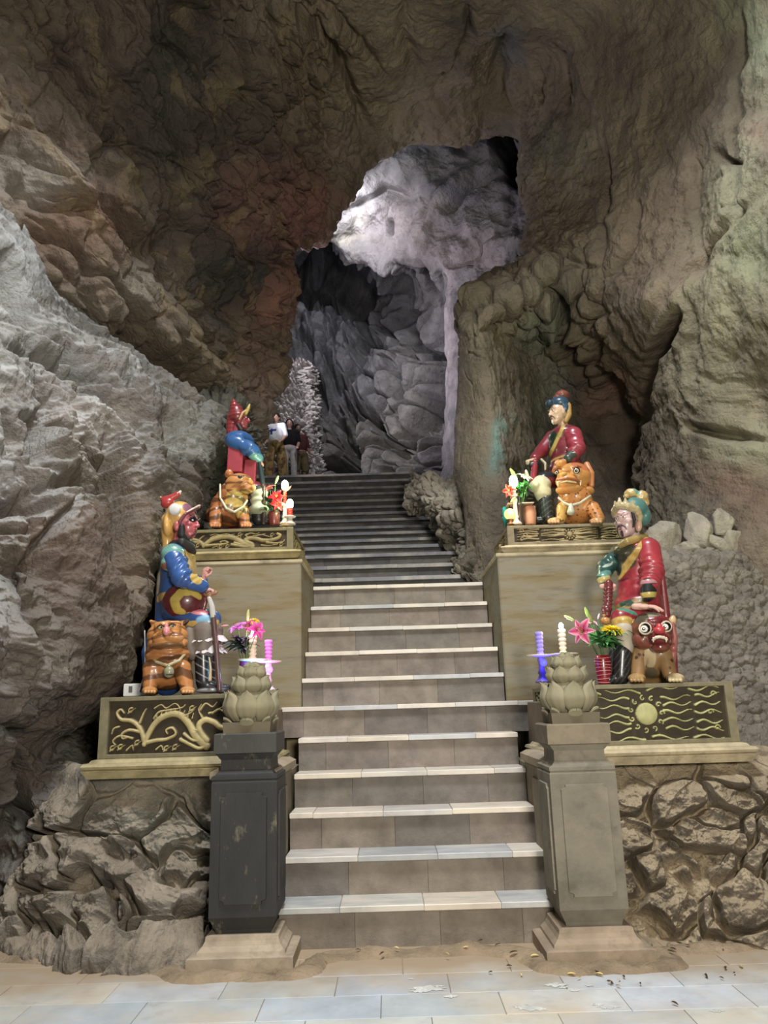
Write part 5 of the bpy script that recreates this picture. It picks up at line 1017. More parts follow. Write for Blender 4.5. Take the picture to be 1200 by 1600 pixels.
def beast_red():
    F = Frame(5.90); o_ = F(1018, 1067); t = tag(root('lion_statue', o_), 'spotted guardian lion statue with dark red face and white-ringed eyes under the red-robed guardian\'s hand', 'statue'); off = o_; gl = M['glaze']
    P = [F.ell((1016, 1025, .10), (28, 34, 34)), F.ell((1016, 1050, .26), (34, 36, 26)), F.ell((1016, 1015, .0), (20, 18, 16)), F.cap((1000, 1020, -.02), (996, 1056, -.06), 13, 10), F.cap((1036, 1018, -.02), (1046, 1052, -.08), 14, 10.5), F.cap((992, 1050, .26), (990, 1060, .26), 13, 9), F.cap((1044, 1050, .26), (1048, 1060, .26), 13, 9)]
    blob('body', P, gl, t, .0065, .03, (150, 112, 60), [(F.ell((1020, 1036, -.12), (11, 20, 30)), (196, 172, 124)), (F.ell((1020, 1070, -.02), (14, 20, 26)), (110, 96, 70))], fn=lambda V, C: spots(V, C, 19, (48, 32, 20), 1-sm(.09-np.abs(V[:, 0]-F(1020, 1036)[0]), 0, .04)), off=off)
    for x, dy in ((995, -.12), (1055, -.14)):
        blob('paw', [F.ell((x, 1060, dy), (13, 14, 8))]+[F.cap((x-8+i*5.3, 1060, dy-.06), (x-8+i*5.6, 1063, dy-.11), 3.4, 2.6) for i in range(4)], gl, t, .004, .008, (200, 176, 120) if x > 1000 else (170, 130, 60), off=off)
    dr = (120, 26, 30)
    Hd = [F.ell((1018, 984, -.06), (31, 28, 27)), F.ell((1024, 970, -.14), (20, 12, 9)), F.ell((1031, 996, -.20), (16, 14, 11)), F.ell((1006, 1000, -.10), (17, 14, 14)), F.ell((1032, 1012, -.15), (14, 12, 7)), F.ell((1008, 982, -.17), (10, 8, 10)), F.ell((1041, 979, -.17), (9, 8, 10)),
          ('sub', F.path([(1018, 1004, -.28), (1030, 1000, -.31), (1043, 1004, -.27)], [3, 4.5, 3]), .006), ('rough', .004, 18)]
    hd = blob('head', Hd, gl, t, .0045, .014, (128, 62, 38), [(F.ell((1026, 970, -.2), (24, 24, 16)), dr), (F.ell((1032, 1002, -.26), (16, 16, 13)), dr), (F.path([(988, 985, -.15), (992, 1003, -.16), (1006, 1014, -.18), (1022, 1018, -.2)], [4, 5, 5, 5]), (196, 150, 70)), (F.ell((1012, 960, -.14), (22, 20, 5)), (150, 146, 120)), (F.ell((1000, 966, -.1), (11, 20, 12)), (84, 76, 56)), (F.path([(1018, 1004, -.28), (1030, 1000, -.31), (1043, 1004, -.27)], [3.4, 5, 3.4]), (60, 12, 16))], off=off)
    for x, y, r in ((1008, 982, 9), (1041, 979, 8)):
        e = blob('eye', [F.ell((x, y, -.235), (r, 5, r))], M['gloss'], hd, .003, .003, (24, 20, 18), [(F.ell((x, y, -.28), (r*.62, 12, r*.62)), (226, 222, 206)), (F.ell((x, y, -.29), (r*.30, 14, r*.30)), (18, 16, 16))], off=off)
        blob('eye_ring', [F.path([(x+r*math.cos(q*math.pi/6), y+r*math.sin(q*math.pi/6), -.245) for q in range(13)], [1.5]*13)], gl, hd, .0028, .002, (196, 186, 150), off=off)
    blob('nose', [F.ell((1030, 985, -.285), (9, 9, 6)), F.ell((1030, 980, -.26), (5, 6, 6))], gl, hd, .0035, .006, (196, 36, 44), off=off)
    blob('teeth', [F.path([(1020, 1000, -.285), (1025, 996, -.305), (1031, 995, -.31), (1037, 996, -.305), (1042, 999, -.285)], [1.8, 2.4, 2.2, 2.4, 1.8])]+[F.cap((x, 997, -.30), (x, 1003, -.30), 1.7, .8) for x in (1021, 1041)], gl, hd, .0028, .002, (222, 208, 176), off=off)
    blob('ear', [F.ell((988, 972, -.03), (6, 6, 10), 12)], gl, hd, .004, .004, (196, 140, 60), [(F.ell((985, 974, -.08), (2.5, 5, 6), 12), (120, 50, 24))], off=off)
    blob('ear', [F.ell((1050, 972, .0), (6, 6, 11), -20)], gl, hd, .004, .004, (206, 170, 110), off=off)
    blob('mane_tress', [F.path([(1050, 975, -.05), (1054, 995, -.06), (1052, 1015, -.06), (1050, 1045, -.05)], [4, 4.5, 6, 4]), F.ell((1052, 1012, -.08), (6, 6, 6))], gl, hd, .0045, .008, (170, 90, 80), off=off)
beast_red()
# ------------------------------------------------------------------ guardian and tiger, upper left
def guard_hat():
    F = Frame(7.62); o_ = F(385, 818); t = tag(root('guardian_statue', o_), 'seated guardian statue with red conical helmet and blue cape on the tall left pedestal', 'statue'); off = o_; gl = M['glaze']; mp = M['matte_paint']
    P = [F.ell((376, 715, 0), (21, 27, 34)), F.ell((378, 745, 0), (22, 28, 26)), F.cap((386, 762, -.14), (406, 766, -.15), 13, 11), F.cap((386, 762, .14), (408, 764, .14), 13, 11), F.cap((365, 750, .05), (362, 815, .08), 14, 18), ('rough', .003, 9)]
    b = blob('robe', P, gl, t, .009, .035, (126, 24, 38), off=off)
    blob('sash_panel', [F.box((368, 718, -.20), (12, 6, 22), -2, 1)], mp, b, .007, .004, (158, 34, 52), off=off)
    blob('sash_panel', [F.box((391, 738, -.16), (9.5, 6, 20), -3, 1)], mp, b, .007, .004, (146, 30, 46), off=off)
    blob('cape', [F.ell((374, 690, -.02), (24, 34, 15)), F.cap((366, 690, -.20), (392, 703, -.22), 13, 12), F.cap((392, 703, -.22), (404, 716, -.16), 12, 8), F.cap((370, 690, .2), (400, 712, .2), 13, 9), ('fold', F(366, 684, -.2), F(404, 716, -.2), .14, .008, 2.5)], gl, b, .006, .02, (38, 92, 150), [(F.ell((398, 722, -.16), (16, 30, 9), 30), (84, 138, 140)), (F.ell((366, 674, 0), (20, 60, 5)), (150, 128, 90))], off=off)
    fist('hand', F, F(408, 722, -.15), 8, mp, t, (190, 140, 112), off, ax=(.5, -.2, -.8), out=(.8, -.2, .5))
    hd = head(t, F(375, 656, 0), F.r(38), (1, -.2, 0), (0, 0, 1), (150, 52, 56), gl, off, lips=(90, 24, 30), fierce=True, brow=(30, 18, 18), res=.0045)
    blob('beard', [F.path([(372, 664, -.1), (377, 672, -.1), (384, 675, -.03)], [3.5, 4, 3])], mp, hd, .005, .006, (44, 28, 26), off=off)
    h = blob('conical_helmet', [F.path([(365, 625, 0), (366, 633, 0), (369, 643, 0), (371, 651, 0)], [2.5, 6.5, 12, 15.5]), F.path([(364, 652, 0), (362, 665, 0), (361, 676, 0)], [10, 9, 8]), ('sub', F.ell((385, 662, 0), (12, 30, 15)), .006)], gl, t, .005, .01, (134, 34, 36), fn=lambda V, C: C*(.75+.4*sm(np.sin(V[:, 2]*150), -.5, .5))[:, None], off=off)
    blob('helmet_rim', [F.path([(374, 655, -.12), (379, 645, -.12), (386, 640, -.05), (388, 639, .02)], [1.4, 1.8, 1.8, 1.4])], gl, h, .0035, .003, (190, 150, 96), off=off)
    blob('plume', [F.path([(384, 646, -.06), (388, 638, -.06), (390, 632, -.06)], [3, 3, 1.4])], gl, h, .004, .004, (178, 150, 56), off=off)
    for dy in (-.15, .15):
        blob('trouser_leg', [F.cap((405, 770, dy), (404, 790, dy), 14, 13), F.ell((404, 798, dy), (17, 20, 9)), ('fold', F(405, 770, dy), F(404, 804, dy), .12, .008, 3)], mp, t, .006, .015, (176, 180, 146), [(F.ell((402, 764, dy), (14, 20, 6)), (50, 54, 54))], off=off)
        blob('boot', [F.cap((403, 800, dy), (404, 812, dy), 11, 10), F.cap((404, 814, dy), (420, 815, dy), 7, 5)], gl, t, .006, .01, (40, 42, 44), off=off)
    c = root('sword_hilt', F(410, 760, -.16)); tag(c, 'dark sword hilt standing under the hand of the blue-caped guardian', 'sword'); 
    blob('grip', [F.path([(406, 724, -.16), (409, 745, -.165), (411, 760, -.17)], [3.6, 4.4, 4])], gl, c, .005, .004, (40, 52, 54), off=F(410, 760, -.16))
    blob('scabbard', [F.path([(411, 760, -.2), (412, 818, -.2)], [4.6, 3])], gl, c, .005, .004, (70, 44, 36), off=F(410, 760, -.16))
guard_hat()
def tiger_up():
    F = Frame(7.38); o_ = F(357, 824); t = tag(root('tiger_statue', o_), 'sitting striped tiger statue looking up to the right on the tall left pedestal', 'statue'); off = o_; gl = M['glaze']
    P = [F.ell((358, 795, .06), (31, 32, 29)), F.ell((364, 776, .0), (24, 26, 26)), F.ell((348, 806, .18), (27, 34, 20)), F.cap((338, 800, -.1), (336, 818, -.14), 11, 9), F.cap((378, 800, -.1), (383, 818, -.14), 11, 8), ('rough', .004, 8)]
    b = blob('body', P, gl, t, .007, .03, (180, 104, 34), [(F.ell((368, 785, -.18), (19, 20, 26)), (206, 166, 56))], fn=lambda V, C: stripes(V, C, 60, (60, 30, 14), .25), off=off)
    Hd = [F.ell((374, 758, -.06), (23, 22, 19)), F.ell((386, 762, -.14), (12, 13, 10)), F.ell((366, 766, -.10), (15, 13, 14)), F.ell((358, 741, -.02), (7, 5, 7), 20), F.ell((384, 748, -.13), (9, 8, 5)), ('fold', F(370, 745, -.16), F(388, 775, -.16), .10, .007, 3.4)]
    hd = blob('head', Hd, gl, t, .005, .014, (206, 134, 44), [(F.ell((372, 772, -.2), (20, 14, 9)), (214, 176, 70))], fn=lambda V, C: stripes(V, C, 80, (100, 52, 20), .5), off=off)
    blob('ear', [F.ell((358, 739, -.04), (6, 4, 6.5), 20)], gl, hd, .004, .004, (190, 110, 36), off=off)
    blob('eye', [F.ell((375, 745, -.235), (3.6, 3, 2.6))], M['gloss'], hd, .003, .002, (60, 70, 70), off=off)
    blob('nose', [F.ell((396, 762, -.20), (4, 5, 5))], gl, hd, .004, .004, (222, 170, 70), off=off)
    blob('collar', [F.path([(344, 757, -.12), (344, 778, -.18), (354, 795, -.22), (366, 800, -.24), (380, 792, -.2), (386, 782, -.16)], [1.6, 1.8, 2, 2, 1.8, 1.6])], gl, t, .004, .003, (196, 188, 150), off=off)
    for x in (336, 384): blob('paw', [F.ell((x, 820, -.18), (10, 12, 5))]+[F.cap((x-6+i*4, 820, -.23), (x-6+i*4.2, 822, -.27), 2.6, 2) for i in range(4)], gl, t, .0045, .008, (196, 120, 50), off=off)
tiger_up()
# ------------------------------------------------------------------ guardian and leopard, upper right
def guard_hood():
    F = Frame(7.64); o_ = F(875, 816); t = tag(root('guardian_statue', o_), 'seated guardian statue in red coat with blue hood on the tall right pedestal', 'statue'); off = o_; gl = M['glaze']; mp = M['matte_paint']; red = (118, 28, 40)
    P = [F.ell((882, 702, .02), (26, 30, 34)), F.ell((882, 682, 0), (26, 34, 17)), F.ell((884, 730, .02), (26, 30, 22)), F.cap((876, 748, -.1), (850, 750, -.15), 15, 13), F.cap((880, 748, .14), (850, 750, .14), 15, 12), F.cap((892, 740, .1), (898, 806, .12), 17, 20), ('fold', F(880, 700, -.1), F(886, 740, -.1), .16, .004, 3)]
    b = blob('coat', P, gl, t, .008, .035, red, [(F.ell((861, 688, -.1), (9, 60, 18)), (34, 52, 34)), (F.box((870, 687, -.1), (2.6, 60, 25), -26), (176, 150, 52)), (F.box((854, 696, -.1), (2.2, 60, 15), 13), (176, 150, 52)), (F.box((868, 716, -.1), (22, 60, 1.6), 6), (176, 150, 52)), (F.ell((850, 744, -.15), (22, 22, 7)), (34, 38, 42))], off=off)
    blob('sleeve', [F.cap((896, 680, -.18), (902, 700, -.24), 14, 13), F.cap((902, 700, -.24), (892, 716, -.3), 12, 9), ('fold', F(898, 684, -.2), F(894, 716, -.3), .10, .010, 3.6)], gl, b, .006, .02, (150, 36, 56), off=off)
    blob('cuff', [F.path([(893, 712, -.31), (888, 716, -.33)], [8.5, 7])], gl, b, .0045, .006, (58, 72, 62), [(F.ell((894, 710, -.3), (10, 10, 2.5), 20), (200, 180, 150))], off=off)
    blob('sleeve', [F.cap((864, 684, .16), (846, 706, .1), 13, 11), F.cap((846, 706, .1), (836, 716, -.06), 11, 8)], gl, b, .006, .02, (132, 30, 44), [(F.ell((845, 722, 0), (10, 20, 5), 40), (60, 86, 60))], off=off)
    blob('cuff', [F.path([(846, 718, -.06), (852, 724, -.06), (852, 734, -.05)], [2, 2.2, 1.6])], gl, b, .004, .004, (196, 180, 140), off=off)
    fist('hand', F, F(880, 720, -.34), 9.5, mp, t, (206, 170, 130), off, ax=(-.9, -.4, -.1), out=(0, -.2, 1), open_=True, side=-1)
    fist('hand', F, F(830, 719, -.1), 9.5, mp, t, (206, 178, 136), off, ax=(-.9, -.3, -.2), out=(0, -.3, 1), side=-1)
    hd = head(t, F(873, 646, 0), F.r(42), (-.92, -.38, 0), (0, 0, 1), (206, 168, 130), gl, off, lips=(120, 50, 46), stache=(60, 40, 34), goatee=(206, 200, 180), brow=(70, 50, 40), res=.0042)
    blob('hood', [F.ell((874, 632, .02), (17, 19, 13)), F.ell((880, 640, .02), (11, 17, 15)), F.ell((858, 630, -.03), (6, 10, 5), 25), ('sub', F.ell((866, 650, -.12), (15, 24, 18)), .008)], gl, t, .0045, .01, (40, 70, 92), off=off)
    blob('bun', [F.ell((878, 618, .02), (12, 12, 9)), F.ell((870, 622, .02), (6, 8, 6)), ('rough', .005, 24)], gl, t, .005, .01, (122, 62, 42), off=off)
    blob('head_scarf', [F.path([(880, 622, .0), (888, 634, -.04), (889, 648, -.05), (884, 658, -.05)], [4, 5, 4.6, 4])], gl, t, .0045, .006, (168, 128, 50), off=off)
    for dy in (-.17, .14):
        blob('trouser_leg', [F.cap((846, 757, dy), (848, 772, dy), 15, 13), F.ell((836, 760, dy), (10, 16, 9)), ('fold', F(850, 752, dy), F(850, 784, dy), .1, .006, 2)], mp, t, .006, .015, (196, 192, 146), off=off)
        blob('boot', [F.cap((853, 782, dy), (856, 808, dy), 12, 11.5), F.cap((850, 811, dy), (840, 812, dy), 6, 5)], gl, t, .006, .01, (32, 36, 34), fn=lambda V, C: (lambda w: C*(1-w)+lin((96, 110, 90))*w)((sm(np.sin(V[:, 2]*120+np.abs(V[:, 0]-1.66)*90), .85, 1)*.7)[:, None]), off=off)
    c = root('mace', F(835, 760, -.15)); tag(c, 'short red mace under the outstretched hand of the blue-hooded guardian', 'mace')
    blob('mace_shaft', [F.path([(836, 722, -.14), (834, 745, -.15), (833, 758, -.16)], [5, 5, 4.5])], gl, c, .005, .004, (150, 30, 44), off=F(835, 760, -.15))
    blob('mace_collar', [F.path([(838, 724, -.14), (830, 726, -.14)], [5.2, 4])], gl, c, .005, .004, (30, 34, 40), off=F(835, 760, -.15))
guard_hood()
def leopard():
    F = Frame(7.36); o_ = F(903, 817); t = tag(root('leopard_statue', o_), 'golden spotted leopard statue with long ears and bell collar on the tall right pedestal', 'statue'); off = o_; gl = M['glaze']
    P = [F.ell((900, 793, .06), (29, 32, 30)), F.ell((898, 778, .0), (26, 28, 24)), F.ell((908, 800, .2), (31, 36, 22)), F.cap((880, 795, -.1), (876, 812, -.12), 11, 7), F.cap((926, 795, -.1), (936, 811, -.16), 12, 9)]
    b = blob('body', P, gl, t, .006, .03, (196, 122, 34), [(F.ell((882, 800, -.2), (12, 20, 30)), (210, 160, 50))], fn=lambda V, C: spots(V, C, 30, (58, 28, 12)), off=off)
    Hd = [F.ell((897, 744, -.06), (27, 25, 22)), F.ell((885, 752, -.16), (17, 16, 13)), F.ell((890, 765, -.10), (22, 18, 9)), F.ell((882, 737, -.16), (12, 10, 6)), F.ell((902, 733, -.15), (9, 8, 8)), F.ell((876, 724, -.08), (9, 10, 6), 10), F.ell((916, 766, -.04), (13, 14, 7), -15),
          ('sub', F.path([(872, 754, -.30), (885, 751, -.33), (900, 753, -.29)], [1.6, 2.2, 1.6]), .004)]
    hd = blob('head', Hd, gl, t, .0048, .012, (208, 138, 42), [(F.ell((908, 730, -.1), (20, 30, 12)), (190, 104, 40))], fn=lambda V, C: spots(V, C, 36, (70, 32, 14), sm(V[:, 2], F(0, 738)[2]-.0, F(0, 730)[2])), off=off)
    for x, y, r in ((901, 735, 5.5), (870, 738, 3.6)):
        e = blob('eye', [F.ell((x, y, -.245), (r, 4, r*.95))], M['gloss'], hd, .003, .002, (40, 26, 20), [(F.ell((x, y, -.28), (r*.72, 8, r*.7)), (206, 196, 170)), (F.ell((x, y, -.28), (r*.4, 10, r*.4)), (16, 14, 12))], off=off)
        blob('brow', [F.path([(x-6, y-4, -.25), (x, y-7, -.26), (x+7, y-5, -.23)], [1.6, 2, 1.2])], gl, hd, .0035, .003, (160, 90, 30), off=off)
    blob('nose', [F.ell((880, 741, -.30), (6, 6, 3.6))], gl, hd, .004, .005, (226, 170, 60), off=off)
    blob('teeth', [F.path([(872, 755, -.30), (885, 752, -.33), (900, 754, -.29)], [1, 1.2, 1]), F.cap((872, 753, -.31), (872, 760, -.31), 1.6, .8), F.cap((907, 752, -.25), (907, 758, -.25), 1.8, 1)], gl, hd, .003, .002, (224, 206, 150), off=off)
    blob('lip', [F.path([(870, 750, -.31), (885, 747, -.335), (901, 749, -.29), (908, 753, -.24)], [1.8, 2, 1.8, 1.4])], gl, hd, .0035, .003, (176, 96, 40), off=off)
    blob('ear', [F.path([(917, 726, -.05), (923, 740, -.08), (924, 758, -.08)], [5, 6, 4.6])], gl, hd, .005, .006, (196, 116, 50), [(F.ell((921, 744, -.16), (3.5, 8, 12)), (222, 150, 90))], off=off)
    blob('ear', [F.path([(872, 722, .04), (866, 736, .0)], [5, 4])], gl, hd, .005, .006, (196, 116, 50), off=off)
    blob('collar', [F.path([(873, 778, -.17), (882, 786, -.22), (892, 790, -.24), (906, 786, -.23), (922, 775, -.16)], [1.8, 2, 2.2, 2, 1.8])], gl, t, .004, .003, (196, 190, 160), off=off)
    blob('bell', [F.cap((892, 789, -.26), (892, 796, -.265), 3, 5), F.ell((892, 800, -.265), (6, 6, 5.5))], gl, t, .0035, .004, (190, 190, 160), off=off)
    for x, dy in ((866, -.16), (932, -.2)): blob('paw', [F.ell((x, 814, dy), (11, 13, 5))]+[F.cap((x-7+i*4.4, 814, dy-.06), (x-7+i*4.6, 816, dy-.1), 2.8, 2.2) for i in range(4)], gl, t, .0045, .008, (206, 150, 84), off=off)
leopard()

# ------------------------------------------------------------------ electric candles, vases, flowers
M['plastic'] = surf('ivory_plastic', rough=.45, var=.08, vscale=10, bump=.05, bscale=60, fine=0, spec=.4)
M['petal'] = surf('flower_petal', rough=.5, var=.1, vscale=20, bump=.1, bscale=60, bdist=.002, fine=0, spec=.3, sss=.0)
M['leaf'] = surf('green_leaf', rough=.45, var=.2, vscale=14, bump=.15, bscale=60, bdist=.002, fine=0, spec=.4)
def glow(name, col, s):
    m, nt, b = new_mat(name); b.inputs['Base Color'].default_value = (*lin(col), 1); b.inputs['Emission Color'].default_value = (*lin(col), 1); b.inputs['Emission Strength'].default_value = s; return m
def sphere_mb(mb, c, r, n=12, col=(1, 1, 1), sz=1.0):
    mb.lathe([(max(.0005, r*math.sin(math.pi*i/n)), -r*sz*math.cos(math.pi*i/n)) for i in range(n+1)], 16, c, col)
def candle(px, pybase, pyplate, pytop, Y, col, flame, lab, plate_r=.11, cr=.032, power=6, base_col=(200, 190, 176), flame_r=.022, led=None, tips=True):
    b0 = at(px, pybase, Y); pl = at(px, pyplate, Y).z-b0.z; tp = at(px, pytop, Y).z-b0.z
    t = tag(root('electric_candle', b0), lab, 'candle lamp', None)
    m = MB(); m.lathe([(.055, 0), (.055, .012), (.045, .02), (.03, .035), (.022, .06), (.032, .075), (.022, .095), (.02, pl*.7), (.028, pl*.85), (.02, pl-.01)], 20, c=lin(base_col)); m.build('stand', M['plastic'], t, True)
    m = MB(); m.lathe([(.02, pl-.012), (plate_r*.7, pl-.008), (plate_r, pl-.002), (plate_r+.004, pl+.004), (plate_r*.8, pl+.006), (.02, pl+.004)], 32, c=lin((226, 214, 200))); m.build('drip_plate', M['plastic'], t, True)
    prof = [(cr*.7, pl)]; n = 6
    for i in range(n):
        z = pl+(tp-pl)*i/n; dz = (tp-pl)/n; prof += [(cr*(.62+.06*i), z+dz*.08), (cr*(.86+.03*i), z+dz*.3), (cr*(.9+.03*i), z+dz*.6), (cr*(.62+.06*i), z+dz*.94)]
    m = MB(); m.lathe(prof+[(cr*.8, tp)], 20, c=lin(col)); m.build('beaded_stem', M['plastic'], t, True)
    if flame:
        m = MB(); sphere_mb(m, (0, 0, tp+flame_r*1.2), flame_r, col=(1, 1, 1), sz=1.5); m.build('flame_bulb', glow('flame_glow', flame, 22), t, True)
        point('candle_light', (b0.x, b0.y-.05, b0.z+tp+.05), power, tuple(lin(flame)), .03)
    if led:
        m = MB(); sphere_mb(m, (.012, -.03, pl*.72), .026, col=(1, 1, 1)); m.build('led', glow('led_glow', led, 6), t, True)
        point('led_light', (b0.x+.02, b0.y-.09, b0.z+pl*.72), 1.2, tuple(lin(led)), .02)
    return t
candle(394, 1080, 1031, 993, 5.98, (224, 212, 190), (255, 214, 236), 'ivory beaded candle with pink-white flame at the lower left, taller of its pair', .115, .033, 2.2, led=(120, 220, 255), flame_r=.016)
candle(419, 1079, 1034, 1000, 6.05, (226, 130, 226), None, 'magenta-lit beaded candle beside the ivory one at the lower left', .10, .031, 2, led=(236, 80, 236))  # magenta light is put into the stem colour
candle(848, 1067, 1024, 987, 5.98, (150, 136, 226), None, 'violet-lit beaded candle on the left corner of the lower right plinth', .105, .030, 2, base_col=(120, 104, 150), led=(50, 50, 255))  # stem colour carries the violet light
candle(884, 1066, 1022, 983, 6.0, (216, 204, 180), (255, 250, 240), 'ivory beaded candle with white flame on the lower right plinth', .11, .032, 3.5, flame_r=.019)
def petal_patch(mb, base, tip, up, w, curl_, c0, c1, n=9, m=5, midc=None):
    base = Vector(base); tip = Vector(tip); d = tip-base; L = d.length; d.normalize(); up = Vector(up); side = d.cross(up).normalized(); nrm = side.cross(d).normalized(); V = []; cols = []
    for i in range(n):
        v = i/(n-1); wid = w*math.sin(math.pi*(v*.93+.05))**.75*(1-.25*v)
        ctr = base+d*(L*v)+nrm*(L*curl_*(math.sin(math.pi*v*.9)*.6-v*v*1.1))
        for j in range(m):
            s = 2*j/(m-1)-1; V.append(ctr+side*(s*wid)+nrm*(abs(s)**1.6*wid*.35))
            k = min(1, abs(s)*.9+.0); q = v; cc = np.array(lin(c0))*(1-q)+np.array(lin(c1))*q
            if midc is not None: cc = cc*k+np.array(lin(midc))*(1-k)
            cols.append(tuple(cc))
    nV = len(V); V2 = [v-nrm*.0015 for v in V]; Fs = []
    for i in range(n-1):
        for j in range(m-1):
            q = i*m+j; Fs += [(q, q+1, q+m+1, q+m), (nV+q, nV+q+m, nV+q+m+1, nV+q+1)]
    b = len(mb.v); mb.v += [tuple(v) for v in V+V2]; mb.c += cols+cols; mb.f += [tuple(x+b for x in f) for f in Fs]
def lily(parent, c, face, size, c0, c1, mid, off, stamens=True):
    f = Vector(face).normalized(); a = f.orthogonal().normalized(); b = f.cross(a); c = Vector(c)-Vector(off)
    e = MB()
    for k in range(6):
        th = k*math.pi/3+.3; r = a*math.cos(th)+b*math.sin(th); sz = size*(1 if k % 2 else .92)
        petal_patch(e, c-f*size*.25, c+r*sz*.85+f*size*.15, f, size*(.34 if k % 2 else .25), .32, c0, c1, midc=mid)
    o = e.build('lily_bloom', M['petal'], parent, True)
    if stamens:
        s = MB()
        for k in range(6):
            th = k*math.pi/3; r = a*math.cos(th)+b*math.sin(th); s.tube([c-f*size*.2, c+f*size*.35+r*size*.16], [.0012, .001], 5, lin((180, 190, 110))); s.tube([c+f*size*.35+r*size*.13, c+f*size*.36+r*size*.2], [.003, .003], 5, lin((150, 70, 30)))
        s.build('stamens', M['petal'], o, True)
    return o
def bouquet(origin, lab, items, stems=(), leafs=(), cat='flowers'):
    t = tag(root('flower_bouquet', origin), lab, cat); off = tuple(origin); o = Vector(origin)
    s = MB()
    for it in items: s.tube([(0, 0, -.12), (Vector(it[1])-o)*.5+Vector((0, 0, -.02)), Vector(it[1])-o], [.004, .0035, .003], 6, lin((70, 110, 50)))
    s.build('stems', M['leaf'], t, True)
    for it in items:
        if it[0] == 'lily': lily(t, it[1], it[2], it[3], it[4], it[5], it[6], off)
        elif it[0] == 'bud':
            m = MB(); p = Vector(it[1])-o; d = Vector(it[2]).normalized(); L = it[3]
            m.tube([p, p+d*L*.25, p+d*L*.6, p+d*L*.9, p+d*L], [.004, L*.13, L*.15, L*.08, .002], 8, lin(it[4])); m.build('bud', M['petal'], t, True)
        elif it[0] == 'mum':
            m = MB(); p = Vector(it[1])-o; f = Vector(it[2]).normalized(); a = f.orthogonal().normalized(); b = f.cross(a); r0 = random.Random(9)
            for k in range(64):
                ring = k//16; th = (k % 16)*math.pi/8+ring*.2+r0.uniform(-.08, .08); r = a*math.cos(th)+b*math.sin(th); el = (.05, .25, .55, .95)[ring]; L = it[3]*(1, .95, .8, .55)[ring]
                d = (r*math.cos(el)+f*math.sin(el)).normalized(); petal_patch(m, p, p+d*L, f+r*.01, L*.10, .15, (200, 170, 30), it[4], 5, 3)
            m.build('chrysanthemum_bloom', M['petal'], t, True)
    r0 = random.Random(3)
    m = MB()
    for (p, d, L, col) in leafs:
        p = Vector(p)-o; d = Vector(d).normalized(); petal_patch(m, p, p+d*L, Vector((0, -.4, 1))+Vector((r0.uniform(-.3, .3), r0.uniform(-.3, .3), 0)), L*.20, .25, col, tuple(min(255, q*1.15) for q in col), 8, 5)
    if leafs: m.build('leaves', M['leaf'], t, True)
    return t
def leafset(F, c, n, L, seed, col, spread=1.0, up=.5):
    r0 = random.Random(seed); out = []
    for k in range(n):
        th = r0.uniform(0, 2*math.pi); d = (math.cos(th)*spread, math.sin(th)*spread*.8-.2, r0.uniform(-.3, 1)*up+.15); j = F(c[0]+r0.uniform(-8, 8), c[1]+r0.uniform(-9, 9), c[2]+r0.uniform(-.03, .03))
        q = r0.uniform(.75, 1.2); out.append((j, d, L*r0.uniform(.7, 1.2), tuple(min(255, x*q) for x in col)))
    return out
def vase(F, px, pyb, pyt, r, col, lab, ring=None, dy=0, mat=None):
    b0 = Vector(F(px, pyb, dy)); h = F(px, pyt, dy)[2]-b0.z; t = tag(root('flower_vase', b0), lab, 'vase')
    m = MB(); m.lathe([(r*.8, 0), (r*.85, .006), (r*.95, h*.25), (r*1.05, h*.6), (r*1.0, h*.85), (r*.98, h), (r*.9, h), (r*.88, h*.7), (r*.6, h*.3)], 28, c=lin(col)); m.build('vase_body', mat or M['glaze'], t, True)
    if ring:
        m = MB()
        for k in range(8):
            z = h*(.08+.12*k); rr = r*(.9+.16*math.sin(min(1, z/h)*2.1)); m.tube([(rr*math.cos(a*math.pi/12), rr*math.sin(a*math.pi/12), z+.006*math.sin(a*math.pi/12+k)) for a in range(25)], .0018, 5, lin(ring))
        m.build('painted_rings', M['petal'], t, True)
    return t
F6 = Frame(6.0)
vase(F6, 945, 1069, 1024, .056, (128, 22, 34), 'dark red glass vase with white rings on the lower right plinth', (214, 170, 160), dy=-.12)
bq = F6(945, 1024, -.12)
bouquet(bq, 'bouquet of pink lily and yellow chrysanthemum in the dark red vase, lower right', [
    ('lily', F6(909, 986, -.20), (-.55, -.8, .1), .115, (190, 40, 96), (226, 190, 200), (176, 30, 84)), ('lily', F6(925, 972, -.08), (.3, -.3, .9), .07, (230, 190, 206), (236, 220, 226), (220, 150, 180)),
    ('bud', F6(920, 966, -.12), (-.25, 0, 1), .09, (150, 186, 90)), ('bud', F6(898, 970, -.12), (-.9, 0, .5), .09, (196, 214, 150)), ('bud', F6(927, 975, -.12), (-.45, 0, 1), .10, (130, 140, 70)), ('bud', F6(934, 968, -.1), (.3, 0, .8), .05, (220, 190, 196)),
    ('mum', F6(957, 986, -.20), (.1, -.35, .95), .095, (240, 212, 40))],
    leafs=leafset(F6, (942, 1004, -.15), 64, .13, 5, (76, 126, 72), 1.0, .8)+leafset(F6, (960, 996, -.18), 8, .12, 15, (84, 130, 84), .9, .3))
vase(F6, 383, 1080, 1030, .045, (110, 50, 120), 'purple vase half hidden by the lotus bud, lower left', dy=0, mat=M['glaze'])
bq = F6(383, 1028, 0)
